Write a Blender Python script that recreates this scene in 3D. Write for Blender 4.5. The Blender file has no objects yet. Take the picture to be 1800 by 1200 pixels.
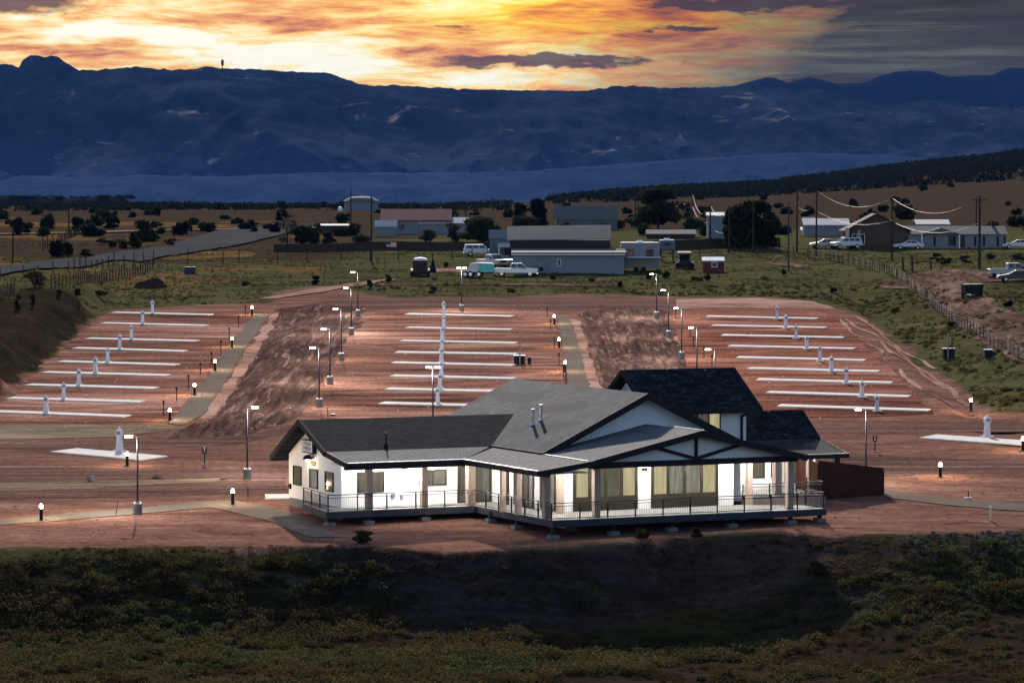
import bpy, bmesh, math, random
import numpy as np
from mathutils import Vector, Matrix
R = math.radians
random.seed(4); rng = np.random.default_rng(11)
sc = bpy.context.scene
col = sc.collection

# ------------------------------------------------------------------ camera
F = 6320.0; YH = 340.0; CZ = 21.4; SL = 240/6320.0; Y0 = 239.0
TH = math.atan((600-YH)/F)
cam = bpy.data.cameras.new('camera'); camo = bpy.data.objects.new('camera', cam); col.objects.link(camo)
cam.sensor_width = 36; cam.lens = 36*F/1800; cam.clip_start = 1; cam.clip_end = 60000
camo.location = (0, 0, CZ); camo.rotation_euler = (math.pi/2-TH, 0, 0)
sc.camera = camo
sc.render.engine = 'CYCLES'
sc.cycles.use_denoising = True
sc.cycles.max_bounces = 5; sc.cycles.volume_bounces = 0; sc.cycles.transparent_max_bounces = 8
sc.cycles.sample_clamp_indirect = 4
sc.view_settings.view_transform = 'Standard'; sc.view_settings.look = 'None'
sc.view_settings.exposure = 0.6; sc.view_settings.gamma = 1

# ------------------------------------------------------------------ sun and sky
SUN_EL, SUN_AZ = R(25), R(-4.5)          # azimuth from +Y, negative = to the left
sun = bpy.data.lights.new('sun', 'SUN'); suno = bpy.data.objects.new('sun', sun); col.objects.link(suno)
sun.energy = 4.3; sun.angle = R(0.5); sun.color = (1.0, 0.88, 0.76)
sd = Vector((math.sin(SUN_AZ)*math.cos(SUN_EL), math.cos(SUN_AZ)*math.cos(SUN_EL), math.sin(SUN_EL)))
suno.rotation_euler = sd.to_track_quat('Z', 'Y').to_euler()

class NT:
    """small helper to write node trees"""
    def __init__(s, tree): s.t = tree; s.n = tree.nodes; s.l = tree.links
    def new(s, typ, **kw):
        n = s.n.new(typ)
        for k, v in kw.items(): setattr(n, k, v)
        return n
    def put(s, sock, v):
        if isinstance(v, (int, float)): sock.default_value = v
        elif isinstance(v, (tuple, list)): sock.default_value = tuple(v) if len(v) != 3 or sock.type == 'VECTOR' else (*v, 1)
        else: s.l.new(v, sock)
    def math(s, op, a, b=0.0, c=None, clamp=False):
        n = s.new('ShaderNodeMath', operation=op, use_clamp=clamp)
        s.put(n.inputs[0], a); s.put(n.inputs[1], b)
        if c is not None: s.put(n.inputs[2], c)
        return n.outputs[0]
    def mix(s, f, a, b, mode='MIX'):
        n = s.new('ShaderNodeMix', data_type='RGBA', blend_type=mode)
        s.put(n.inputs[0], f); s.put(n.inputs[6], a); s.put(n.inputs[7], b)
        return n.outputs[2]
    def ramp(s, f, stops, interp='LINEAR'):
        n = s.new('ShaderNodeValToRGB'); n.color_ramp.interpolation = interp
        e = n.color_ramp.elements
        while len(e) < len(stops): e.new(0.5)
        for k, (p, c) in enumerate(stops):
            e[k].position = p; e[k].color = (*c, 1) if isinstance(c, (tuple, list)) else (c, c, c, 1)
        s.put(n.inputs[0], f)
        return n.outputs[0]
    def noise(s, vec, scale=1.0, detail=5, rough=0.55, dist=0.0):
        n = s.new('ShaderNodeTexNoise'); n.inputs['Scale'].default_value = scale
        n.inputs['Detail'].default_value = detail; n.inputs['Roughness'].default_value = rough
        n.inputs['Distortion'].default_value = dist
        if vec is not None: s.l.new(vec, n.inputs['Vector'])
        return n.outputs['Fac']
    def mapv(s, vec, scale=(1, 1, 1), rot=(0, 0, 0), loc=(0, 0, 0)):
        n = s.new('ShaderNodeMapping'); s.l.new(vec, n.inputs['Vector'])
        n.inputs['Scale'].default_value = scale; n.inputs['Rotation'].default_value = rot; n.inputs['Location'].default_value = loc
        return n.outputs[0]

w = bpy.data.worlds.new('World'); sc.world = w; w.use_nodes = True
def build_world():
    t = NT(w.node_tree); t.n.clear()
    out = t.new('ShaderNodeOutputWorld')
    sky = t.new('ShaderNodeTexSky', sky_type='NISHITA', sun_disc=False)
    sky.sun_elevation = SUN_EL; sky.sun_rotation = SUN_AZ; sky.altitude = 1700
    bg = t.new('ShaderNodeBackground'); t.l.new(sky.outputs[0], bg.inputs[0]); bg.inputs[1].default_value = 0.105
    tc = t.new('ShaderNodeTexCoord'); sep = t.new('ShaderNodeSeparateXYZ'); t.l.new(tc.outputs['Generated'], sep.inputs[0])
    x, y, z = sep.outputs
    A = t.math('MULTIPLY', t.math('ARCTAN2', x, y), 180/math.pi)          # azimuth in degrees from +Y
    E = t.math('MULTIPLY', t.math('ARCSINE', z), 180/math.pi)             # elevation in degrees
    cmb = t.new('ShaderNodeCombineXYZ'); t.l.new(A, cmb.inputs[0]); t.l.new(E, cmb.inputs[1]); V = cmb.outputs[0]
    def gs(a0, e0, sa, se, amp):
        p = t.math('POWER', t.math('ABSOLUTE', t.math('DIVIDE', t.math('SUBTRACT', Aw, a0), sa)), 2.0)
        q = t.math('POWER', t.math('ABSOLUTE', t.math('DIVIDE', t.math('SUBTRACT', Ew, e0), se)), 2.0)
        return t.math('MULTIPLY', t.math('EXPONENT', t.math('MULTIPLY', t.math('ADD', p, q), -1.0)), amp)
    def add(*v):
        r = v[0]
        for k in v[1:]: r = t.math('ADD', r, k)
        return r
    n_w = t.noise(t.mapv(V, (0.7, 2.2, 1)), 1.0, 6, 0.6)
    n_w2 = t.noise(t.mapv(V, (0.8, 2.6, 1), loc=(7, 3, 0)), 1.0, 6, 0.6)
    Aw = t.math('ADD', A, t.math('MULTIPLY', t.math('SUBTRACT', n_w, 0.5), 2.6))
    Ew = t.math('ADD', E, t.math('MULTIPLY', t.math('SUBTRACT', n_w2, 0.5), 0.55))
    n1 = t.noise(t.mapv(V, (0.42, 2.6, 1), rot=(0, 0, R(-4))), 1.0, 9, 0.62, 0.6)
    n2 = t.noise(t.mapv(V, (1.1, 7.5, 1), rot=(0, 0, R(6)), loc=(3, 1, 0)), 1.0, 8, 0.65, 0.5)
    bri = add(t.math('MULTIPLY', t.math('SUBTRACT', n1, 0.5), 2.1), t.math('MULTIPLY', t.math('SUBTRACT', n2, 0.5), 0.9), 0.57,
              gs(-5.6, 2.52, 2.8, 0.26, 0.52), gs(-3.6, 2.12, 2.2, 0.20, 0.52), gs(-2.0, 3.1, 2.4, 0.22, 0.20), gs(-0.3, 1.85, 2.6, 0.16, 0.32),
              gs(-0.2, 2.85, 1.5, 0.25, 0.10), gs(-7.0, 2.30, 2.6, 0.11, -0.55), gs(-3.0, 2.68, 2.6, 0.12, -0.28),
              gs(2.2, 2.75, 1.8, 0.25, -0.12), gs(3.2, 2.66, 1.0, 0.12, 0.10), gs(-8.0, 1.9, 2.2, 0.14, 0.1))
    warm = t.ramp(bri, [(0.0, (0.12, 0.055, 0.05)), (0.22, (0.36, 0.13, 0.075)), (0.42, (0.80, 0.30, 0.10)), (0.60, (0.95, 0.52, 0.16)), (0.78, (1.0, 0.80, 0.36)), (1.0, (1.0, 0.97, 0.80))])
    hot = t.ramp(bri, [(0.0, (0.16, 0.06, 0.03)), (0.25, (0.50, 0.13, 0.03)), (0.5, (0.92, 0.34, 0.03)), (0.75, (1.0, 0.72, 0.03)), (1.0, (1.0, 0.95, 0.35))])
    wh = add(gs(0.3, 2.9, 2.4, 0.5, 1.0), gs(2.6, 2.7, 1.6, 0.3, 0.9))
    base = t.mix(t.math('MINIMUM', wh, 1.0), warm, hot)
    # slate overcast on the right with pale streaks
    n3 = t.noise(t.mapv(V, (0.28, 6.0, 1), rot=(0, 0, R(1)), loc=(2, 9, 0)), 1.0, 7, 0.6, 0.3)
    slate = t.ramp(add(n3, gs(5.4, 2.22, 2.6, 0.34, 0.16)), [(0.35, (0.030, 0.020, 0.004)), (0.58, (0.050, 0.043, 0.016)), (0.85, (0.135, 0.14, 0.080))])
    fade = t.math('MULTIPLY_ADD', add(A, t.math('MULTIPLY', t.math('SUBTRACT', n1, 0.5), 5.5), t.math('MULTIPLY', t.math('SUBTRACT', n_w2, 0.5), 2.5), t.math('MULTIPLY', t.math('SUBTRACT', E, 2.4), -1.0)), 0.22, -0.18, clamp=True)
    base = t.mix(t.math('POWER', fade, 0.8), base, slate)
    # low dark cumulus and the grey corner cloud
    n4 = t.noise(t.mapv(V, (1.6, 4.2, 1), loc=(5, 2, 0)), 1.0, 9, 0.6, 0.2)
    cu = add(gs(0.5, 2.08, 2.3, 0.10, 1.35), gs(2.7, 2.62, 0.9, 0.06, 1.2), gs(2.9, 2.98, 1.5, 0.14, 0.9), gs(-8.2, 3.05, 1.35, 0.24, 2.0), gs(-6.9, 2.28, 2.2, 0.10, 0.55), gs(4.6, 3.02, 2.6, 0.16, 0.9), gs(-1.2, 2.66, 0.9, 0.03, 0.7), t.math('MULTIPLY', t.math('SUBTRACT', n4, 0.5), 1.7))
    cm = t.math('MULTIPLY_ADD', cu, 2.4, -1.25, clamp=True)
    cuc = t.mix(t.math('MULTIPLY_ADD', A, 0.16, 0.42, clamp=True), (0.13, 0.075, 0.062), (0.036, 0.024, 0.020))
    base = t.mix(t.math('MULTIPLY', cm, 0.9), base, cuc)
    bg2 = t.new('ShaderNodeBackground'); t.l.new(base, bg2.inputs[0]); bg2.inputs[1].default_value = 0.8
    m = t.math('MULTIPLY', t.math('MULTIPLY_ADD', E, -0.22, 2.3, clamp=True), t.math('GREATER_THAN', y, 0.0))
    ms = t.new('ShaderNodeMixShader'); t.l.new(m, ms.inputs[0]); t.l.new(bg.outputs[0], ms.inputs[1]); t.l.new(bg2.outputs[0], ms.inputs[2])
    t.l.new(ms.outputs[0], out.inputs[0])
build_world()

# ------------------------------------------------------------------ numeric helpers
def vnoise(x, y, seed=0):
    xi = np.floor(x).astype(np.int64); yi = np.floor(y).astype(np.int64); fx = x-xi; fy = y-yi
    fx = fx*fx*(3-2*fx); fy = fy*fy*(3-2*fy)
    def h(a, b):
        n = (a*374761393 + b*668265263 + seed*144665) & 0x7fffffff
        n = ((n ^ (n >> 13))*1274126177) & 0x7fffffff
        return ((n ^ (n >> 16)) & 0xffff)/65535.0
    return (h(xi, yi)*(1-fx)+h(xi+1, yi)*fx)*(1-fy)+(h(xi, yi+1)*(1-fx)+h(xi+1, yi+1)*fx)*fy
def fbm(x, y, o=4, seed=0):
    v = 0; a = 0.5; s = 0
    for k in range(o):
        v = v+a*vnoise(x*2**k+k*17.3, y*2**k+k*5.1, seed+k); s += a; a *= 0.5
    return v/s
def ss(a, b, x):
    t = np.clip((x-a)/(b-a), 0, 1); return t*t*(3-2*t)
def ray(px, py):
    u = (px-900)/F; v = (600-py)/F
    return np.array([u, math.cos(TH)+v*math.sin(TH), -math.sin(TH)+v*math.cos(TH)])
CC = np.array([0, 0, CZ])
def pl(px, py):                                    # the graded plane of the park
    d = ray(px, py); t = (CZ+SL*Y0)/(SL*d[1]-d[2]); return CC+d*t
def at(px, py, Y):                                 # a point at distance Y
    d = ray(px, py); return CC+d*(Y/d[1])
def seg_side(x, y, a, b):                          # signed distance to line a->b, positive on its left
    dx, dy = b[0]-a[0], b[1]-a[1]; L = math.hypot(dx, dy)
    return (dx*(y-a[1])-dy*(x-a[0]))/L
def poly_sd(x, y, poly):                           # signed distance, positive inside
    x = np.asarray(x, float); y = np.asarray(y, float)
    d = np.full(x.shape, 1e9); ins = np.zeros(x.shape, bool); n = len(poly)
    for k in range(n):
        ax, ay = poly[k][:2]; bx, by = poly[(k+1) % n][:2]
        ex, ey = bx-ax, by-ay; wx, wy = x-ax, y-ay
        t = np.clip((wx*ex+wy*ey)/(ex*ex+ey*ey+1e-9), 0, 1)
        d = np.minimum(d, np.hypot(wx-ex*t, wy-ey*t))
        c = ((ay > y) != (by > y)) & (x < (bx-ax)*(y-ay)/(by-ay+1e-12)+ax)
        ins ^= c
    return np.where(ins, d, -d)

EDGE = [pl(*p)[:2] for p in ((-300, 968), (0, 966), (200, 962), (420, 958), (600, 957), (760, 968), (900, 968), (1100, 955), (1180, 937), (1400, 936), (1600, 938), (1800, 930), (2100, 930))]
EX = [p[0] for p in EDGE]; EY = [p[1] for p in EDGE]
LA, LB = pl(200, 540), pl(-10, 745)
RA, RB = pl(1490, 540), pl(1680, 735)
DIRT = [pl(*p)[:2] for p in ((-400, 800), (-60, 740), (60, 655), (130, 585), (205, 543), (350, 536), (470, 532), (500, 512), (560, 502), (620, 512), (700, 524), (900, 522), (1000, 516), (1190, 522), (1330, 522), (1440, 528), (1530, 562), (1640, 640), (1730, 720), (1900, 735), (2100, 740), (2100, 940))] + [(x, y) for x, y in reversed(list(zip(EX, EY)))]
def G(x, y):
    x = np.asarray(x, float); y = np.asarray(y, float)
    yk = [0, 540, 575, 610, 680, 800, 1264, 1800, 2400, 2750, 3300, 5000, 30000]
    zk = [SL*(0-Y0), SL*(540-Y0), 12.6, 13.45, 14.2, 14.8, 15.0, 14.4, 12.8, 5, -60, -90, -90]
    z = np.interp(y, yk, zk)
    r = x/np.maximum(y, 100)
    wr = np.interp(r, [-0.02, 0.0, 0.03, 0.07, 0.11, 0.142, 0.35], [0, 0.06, 0.26, 0.42, 0.74, 1, 1.5])
    z = z+np.interp(y, [600, 1100, 1600, 2500, 2750, 3500], [0, 5.2, 14, 38, 36, 0])*wr
    far = ss(600, 900, y)*(1-ss(2600, 3000, y))
    z = z+far*((fbm(x/90, y/160, 3, 5)-0.5)*2.2)
    # the bank left of the left lot, the bank right of the right lot
    dl = seg_side(x, y, LB, LA); dr = -seg_side(x, y, RB, RA)
    win = ss(268, 330, y)*(1-ss(470, 560, y))
    z = z+win*3.0*ss(0.8, 5.5, dl+(fbm(x/6, y/6, 3, 2)-0.5)*3)*(1-ss(425, 470, y)*0.5)
    z = z+win*(2.4*ss(4, 17, dr+(fbm(x/7, y/7, 3, 3)-0.5)*4)-0.5*ss(0, 2, dr)*(1-ss(3, 6, dr)))
    # front bank, low ground and the hill the view is taken from
    ye = np.interp(x, EX, EY)
    soft = 1+0.9*ss(-8, -22, x)+1.3*ss(12, 24, x)
    t = (ye-y+(fbm(x/3, y/3, 4, 8)-0.5)*1.6)/soft
    z = z-np.interp(t, [0, 0.8, 6, 9, 16, 30], [0, 0.25, 3.1, 3.7, 3.9, 4.0])*np.where(y < ye+2, 1, 0)
    z = np.where(y < 205, np.maximum(z, np.minimum(z, 99)), z)
    low = ss(214, 205, y)
    z = z*(1-low)+low*(-5.0+SL*0)
    z = np.where(y < 185, -5.0+24.2*np.power(np.clip((185-y)/185, 0, 3), 1.7), z)
    # roughness away from the graded ground
    sd_ = poly_sd(x, y, DIRT); rough = ss(0.5, -5, sd_)
    near = 1-ss(520, 640, y)
    z = z+rough*near*((fbm(x/4, y/4, 4, 1)-0.5)*0.55+(fbm(x/18, y/18, 3, 4)-0.5)*0.7)
    return z
def g1(x, y): return float(G(np.array([x]), np.array([y]))[0])
def gp(px, py):                                    # where a sight line meets the ground
    d = ray(px, py)
    ys = np.concatenate([np.linspace(150, 700, 1400), np.linspace(700, 2700, 1600)])
    P = CC[None, :]+d[None, :]*(ys/d[1])[:, None]
    h = P[:, 2]-G(P[:, 0], P[:, 1])
    k = int(np.argmax(h < 0))
    if h[k] >= 0: k = len(ys)-1
    if k == 0: return P[0]
    f = h[k-1]/(h[k-1]-h[k]); p = P[k-1]+(P[k]-P[k-1])*f
    p[2] = g1(p[0], p[1]); return p

# ------------------------------------------------------------------ materials
M = {}
def pmat(name, color, rough=0.7, metal=0.0, var=0.12, scale=3.0, bump=0.0, spec=0.05, stretch=(1, 1, 1), emit=0, emc=None):
    """a plain painted or weathered surface: colour with mottling and slight bump"""
    m = bpy.data.materials.new(name); m.use_nodes = True; t = NT(m.node_tree); b = t.n['Principled BSDF']
    tc = t.new('ShaderNodeTexCoord'); v = t.mapv(tc.outputs['Object'], stretch)
    n = t.noise(v, scale, 6, 0.6)
    lo = tuple(c*(1-var) for c in color); hi = tuple(min(1, c*(1+var)) for c in color)
    t.l.new(t.ramp(n, [(0.3, lo), (0.7, hi)]), b.inputs['Base Color'])
    b.inputs['Roughness'].default_value = rough; b.inputs['Metallic'].default_value = metal
    b.inputs['Specular IOR Level'].default_value = spec
    if bump:
        bp = t.new('ShaderNodeBump'); bp.inputs['Strength'].default_value = bump; bp.inputs['Distance'].default_value = 0.05
        t.l.new(n, bp.inputs['Height']); t.l.new(bp.outputs[0], b.inputs['Normal'])
    if emit:
        b.inputs['Emission Color'].default_value = (*(emc or color), 1); b.inputs['Emission Strength'].default_value = emit
    M[name] = m; return m
def dirt_mat(name, stops, s1=(0.05, 0.35, 1), rot=0.0, fine=2.0, bump=0.5, dist=1.0, mixf=0.5, tracks=0.0):
    """bare earth: long streaks along one direction over fine grain"""
    m = bpy.data.materials.new(name); m.use_nodes = True; t = NT(m.node_tree); b = t.n['Principled BSDF']
    tc = t.new('ShaderNodeTexCoord'); o = tc.outputs['Object']
    a = t.noise(t.mapv(o, s1, (0, 0, rot)), 1.0, 7, 0.62, dist)
    c = t.noise(o, fine, 8, 0.7)
    d = t.noise(t.mapv(o, (0.02, 0.03, 1)), 1.0, 3, 0.5)
    f = t.math('ADD', t.math('MULTIPLY', a, 1-mixf*0.6), t.math('MULTIPLY', t.math('SUBTRACT', c, 0.5), mixf*1.1))
    f = t.math('ADD', t.math('ADD', f, t.math('MULTIPLY', t.math('SUBTRACT', d, 0.5), 0.5)), mixf*0.3)
    cr = t.ramp(f, stops)
    for k in range(3 if tracks else 0):
        q = t.noise(t.mapv(o, tuple(x*(0.5+0.3*k)*(0.3 if x < 0.1 else 2.4) for x in s1), (0, 0, rot+(k-1)*0.12), (k*7.1, k*3.3, 0)), 1.0, 4, 0.55, 0.25)
        ln = t.math('MULTIPLY_ADD', q, 13, -7.7, clamp=True)
        cr = t.mix(t.math('MULTIPLY', t.math('MULTIPLY', ln, tracks), t.math('MULTIPLY_ADD', c, 2.5, -0.7, clamp=True)), cr, stops[-1][1] if k != 1 else stops[0][1])
    t.l.new(cr, b.inputs['Base Color'])
    b.inputs['Roughness'].default_value = 0.95; b.inputs['Specular IOR Level'].default_value = 0.0
    bp = t.new('ShaderNodeBump'); bp.inputs['Strength'].default_value = bump; bp.inputs['Distance'].default_value = 0.12
    t.l.new(t.math('ADD', a, t.math('MULTIPLY', c, 0.6)), bp.inputs['Height']); t.l.new(bp.outputs[0], b.inputs['Normal'])
    M[name] = m; return m
def leaf_mat(name, dark, light, scale=0.6, trans=0.25):
    m = bpy.data.materials.new(name); m.use_nodes = True; t = NT(m.node_tree); b = t.n['Principled BSDF']
    g = t.new('ShaderNodeNewGeometry'); oi = t.new('ShaderNodeObjectInfo')
    n = t.noise(g.outputs['Position'], scale, 5, 0.65)
    f = t.math('ADD', n, t.math('MULTIPLY', t.math('SUBTRACT', oi.outputs['Random'], 0.5), 0.35))
    t.l.new(t.ramp(f, [(0.3, dark), (0.7, light)]), b.inputs['Base Color'])
    b.inputs['Roughness'].default_value = 0.8; b.inputs['Specular IOR Level'].default_value = 0.0
    tr = t.new('ShaderNodeBsdfTranslucent'); t.l.new(b.inputs['Base Color'].links[0].from_socket, tr.inputs[0])
    ms = t.new('ShaderNodeMixShader'); ms.inputs[0].default_value = trans; t.l.new(b.outputs[0], ms.inputs[1]); t.l.new(tr.outputs[0], ms.inputs[2])
    t.l.new(ms.outputs[0], t.n['Material Output'].inputs['Surface'])
    M[name] = m; return m

dirt_mat('lot_dirt', [(0.34, (0.058, 0.028, 0.021)), (0.44, (0.150, 0.070, 0.050)), (0.55, (0.275, 0.134, 0.097)), (0.70, (0.55, 0.32, 0.24))], (0.05, 0.20, 1), 0.02, 3.0, 0.5, 1.8, 0.5, 0.5)
dirt_mat('lot_dirt_red', [(0.34, (0.058, 0.024, 0.017)), (0.44, (0.145, 0.057, 0.038)), (0.55, (0.255, 0.106, 0.073)), (0.70, (0.47, 0.24, 0.18))], (0.05, 0.20, 1), -0.02, 3.0, 0.5, 1.8, 0.5, 0.5)
dirt_mat('road_dirt', [(0.36, (0.040, 0.024, 0.020)), (0.48, (0.090, 0.052, 0.043)), (0.59, (0.145, 0.084, 0.069)), (0.75, (0.38, 0.235, 0.19))], (0.55, 0.035, 1), 0.06, 2.0, 0.8, 2.6, 0.5, 0.85)
dirt_mat('lane_dirt', [(0.34, (0.062, 0.036, 0.030)), (0.48, (0.125, 0.070, 0.057)), (0.60, (0.185, 0.106, 0.085)), (0.78, (0.33, 0.205, 0.165))], (0.03, 0.5, 1), 0.01, 2.0, 0.8, 1.8, 0.5, 0.8)
dirt_mat('pink_dirt', [(0.30, (0.12, 0.066, 0.050)), (0.50, (0.33, 0.195, 0.15)), (0.75, (0.56, 0.37, 0.29))], (0.2, 0.3, 1), 0, 2.5, 0.8)
dirt_mat('tan_dirt', [(0.30, (0.085, 0.060, 0.042)), (0.50, (0.225, 0.165, 0.115)), (0.75, (0.38, 0.30, 0.21))], (0.12, 0.5, 1), 0, 2.5, 0.7)
dirt_mat('gravel', [(0.30, (0.125, 0.100, 0.080)), (0.50, (0.165, 0.134, 0.108)), (0.75, (0.215, 0.178, 0.148))], (0.3, 0.3, 1), 0, 6.0, 0.4, 0.3, 0.8)
dirt_mat('asphalt', [(0.30, (0.056, 0.057, 0.058)), (0.75, (0.080, 0.081, 0.081))], (0.05, 0.2, 1), 0, 8.0, 0.2, 0.3, 0.5)
dirt_mat('drive_dirt', [(0.30, (0.050, 0.030, 0.023)), (0.50, (0.115, 0.069, 0.053)), (0.75, (0.33, 0.22, 0.17))], (0.35, 0.06, 1), 0.35, 2.0, 0.8, 1.6, 0.5, 0.8)
pmat('concrete', (0.74, 0.70, 0.66), 0.9, 0, 0.14, 0.7, 0.15, spec=0.0)
pmat('concrete_grey', (0.17, 0.17, 0.17), 0.9, 0, 0.15, 3, 0.2)
pmat('black_metal', (0.022, 0.022, 0.025), 0.45, 0.3, 0.2)
pmat('dark_timber', (0.028, 0.026, 0.028), 0.75, 0, 0.2, 6)
pmat('brown_timber', (0.40, 0.31, 0.26), 0.8, 0, 0.2, 6, 0.2, stretch=(3, 3, 0.4))
pmat('deck_board', (0.28, 0.28, 0.265), 0.8, 0, 0.12, 4, 0.1, stretch=(0.3, 4, 1))
pmat('fascia_blue', (0.05, 0.055, 0.07), 0.7, 0, 0.15, 4)
pmat('stucco', (0.80, 0.80, 0.80), 0.9, 0, 0.04, 8, 0.25)
pmat('white_paint', (0.75, 0.76, 0.80), 0.5, 0, 0.05)
pmat('white_pvc', (0.60, 0.62, 0.70), 0.45, 0, 0.05)
pmat('bronze_frame', (0.034, 0.029, 0.021), 0.5, 0.2, 0.15)
pmat('drip_metal', (0.75, 0.75, 0.75), 0.3, 0.8, 0.05)
pmat('tyre', (0.02, 0.02, 0.02), 0.9, 0, 0.2)
pmat('rim', (0.45, 0.45, 0.47), 0.35, 0.8, 0.1)
pmat('chrome', (0.6, 0.6, 0.62), 0.2, 0.9, 0.05)
pmat('teal', (0.16, 0.52, 0.45), 0.6, 0, 0.1)
pmat('tarp', (0.62, 0.60, 0.58), 0.7, 0, 0.1, 2, 0.5)
pmat('grey_siding', (0.19, 0.205, 0.25), 0.75, 0, 0.06, 3, 0.15, stretch=(0.2, 0.2, 6))
pmat('pale_siding', (0.22, 0.21, 0.235), 0.75, 0, 0.06, 3, 0.15, stretch=(0.2, 0.2, 6))
pmat('blue_siding', (0.13, 0.155, 0.185), 0.75, 0, 0.08, 3)
pmat('brown_siding', (0.10, 0.062, 0.05), 0.8, 0, 0.15, 3)
pmat('shed_red', (0.13, 0.035, 0.035), 0.75, 0, 0.15, 4, 0.2, stretch=(5, 5, 0.3))
pmat('roof_grey', (0.13, 0.13, 0.13), 0.85, 0, 0.12, 4, 0.2)
pmat('roof_dark', (0.035, 0.033, 0.035), 0.85, 0, 0.2, 4, 0.2)
pmat('roof_red', (0.16, 0.045, 0.06), 0.8, 0, 0.12, 2)
pmat('roof_metal', (0.46, 0.46, 0.47), 0.7, 0.0, 0.14, 2)
pmat('old_wood', (0.06, 0.043, 0.035), 0.95, 0, 0.3, 3, 0.3, spec=0.0, stretch=(2, 2, 0.3))
pmat('fence_brown', (0.055, 0.024, 0.018), 0.85, 0, 0.25, 3, 0.3, stretch=(6, 6, 0.25))
pmat('pole_wood', (0.045, 0.034, 0.028), 0.9, 0, 0.25, 3, 0.2, stretch=(3, 3, 0.3))
pmat('wire', (0.25, 0.19, 0.15), 0.55, 0.7, 0.1)
pmat('rust', (0.065, 0.05, 0.042), 0.85, 0.0, 0.25, 4, spec=0.05)
pmat('rock_red', (0.16, 0.10, 0.085), 0.9, 0, 0.3, 3, 0.6)
pmat('soil_dark', (0.045, 0.03, 0.025), 0.95, 0, 0.3, 3, 0.6, spec=0.0)
pmat('rock_dark', (0.10, 0.085, 0.075), 0.9, 0, 0.4, 3, 0.6, spec=0.0)
pmat('rock_grey', (0.24, 0.22, 0.21), 0.9, 0, 0.3, 3, 0.6)
pmat('bark', (0.06, 0.048, 0.04), 0.95, 0, 0.3, 5, 0.4)
pmat('dark_cloth', (0.012, 0.013, 0.016), 0.9, 0, 0.2)
pmat('dark_metal_box', (0.016, 0.018, 0.022), 0.6, 0.2, 0.2)
pmat('blue_grey_box', (0.045, 0.055, 0.075), 0.6, 0.2, 0.15)
pmat('maroon', (0.055, 0.032, 0.033), 0.55, 0.1, 0.15)
pmat('truck_white', (0.62, 0.62, 0.64), 0.25, 0.0, 0.03, spec=0.6)
pmat('truck_silver', (0.30, 0.31, 0.33), 0.3, 0.5, 0.05, spec=0.6)
pmat('car_dark', (0.05, 0.05, 0.056), 0.25, 0.3, 0.08, spec=0.6)
pmat('truck_red', (0.20, 0.02, 0.02), 0.3, 0.1, 0.08, spec=0.6)
pmat('headlamp', (0.9, 0.9, 0.88), 0.15, 0.1, 0.02, spec=0.8)
pmat('tail_red', (0.45, 0.02, 0.02), 0.3, 0, 0.05)
pmat('sign_white', (0.74, 0.72, 0.78), 0.6, 0, 0.04)
pmat('sign_ink', (0.09, 0.055, 0.085), 0.6, 0, 0.1)
pmat('number_bronze', (0.28, 0.20, 0.12), 0.5, 0.2, 0.1)
pmat('flag_red', (0.55, 0.05, 0.05), 0.8, 0, 0.08)
pmat('flag_white', (0.8, 0.8, 0.8), 0.8, 0, 0.05)
pmat('flag_blue', (0.05, 0.07, 0.22), 0.8, 0, 0.08)
pmat('litter', (0.75, 0.75, 0.74), 0.6, 0, 0.05)
leaf_mat('juniper', (0.010, 0.014, 0.009), (0.030, 0.038, 0.021), 0.7)
leaf_mat('tree_dark', (0.011, 0.016, 0.009), (0.042, 0.052, 0.025), 0.5)
leaf_mat('tree_grey', (0.03, 0.033, 0.026), (0.075, 0.078, 0.060), 0.5)
leaf_mat('willow', (0.012, 0.014, 0.006), (0.040, 0.042, 0.016), 0.5)
leaf_mat('sage', (0.026, 0.022, 0.010), (0.085, 0.068, 0.031), 0.25, 0.4)
leaf_mat('green_weed', (0.024, 0.030, 0.011), (0.074, 0.082, 0.033), 0.4, 0.4)
leaf_mat('dry_weed', (0.038, 0.026, 0.012), (0.120, 0.080, 0.036), 0.4, 0.4)
leaf_mat('field_grass', (0.045, 0.046, 0.017), (0.12, 0.112, 0.046), 0.3, 0.35)
leaf_mat('hill_tree', (0.006, 0.009, 0.008), (0.016, 0.020, 0.015), 0.05)

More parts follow.
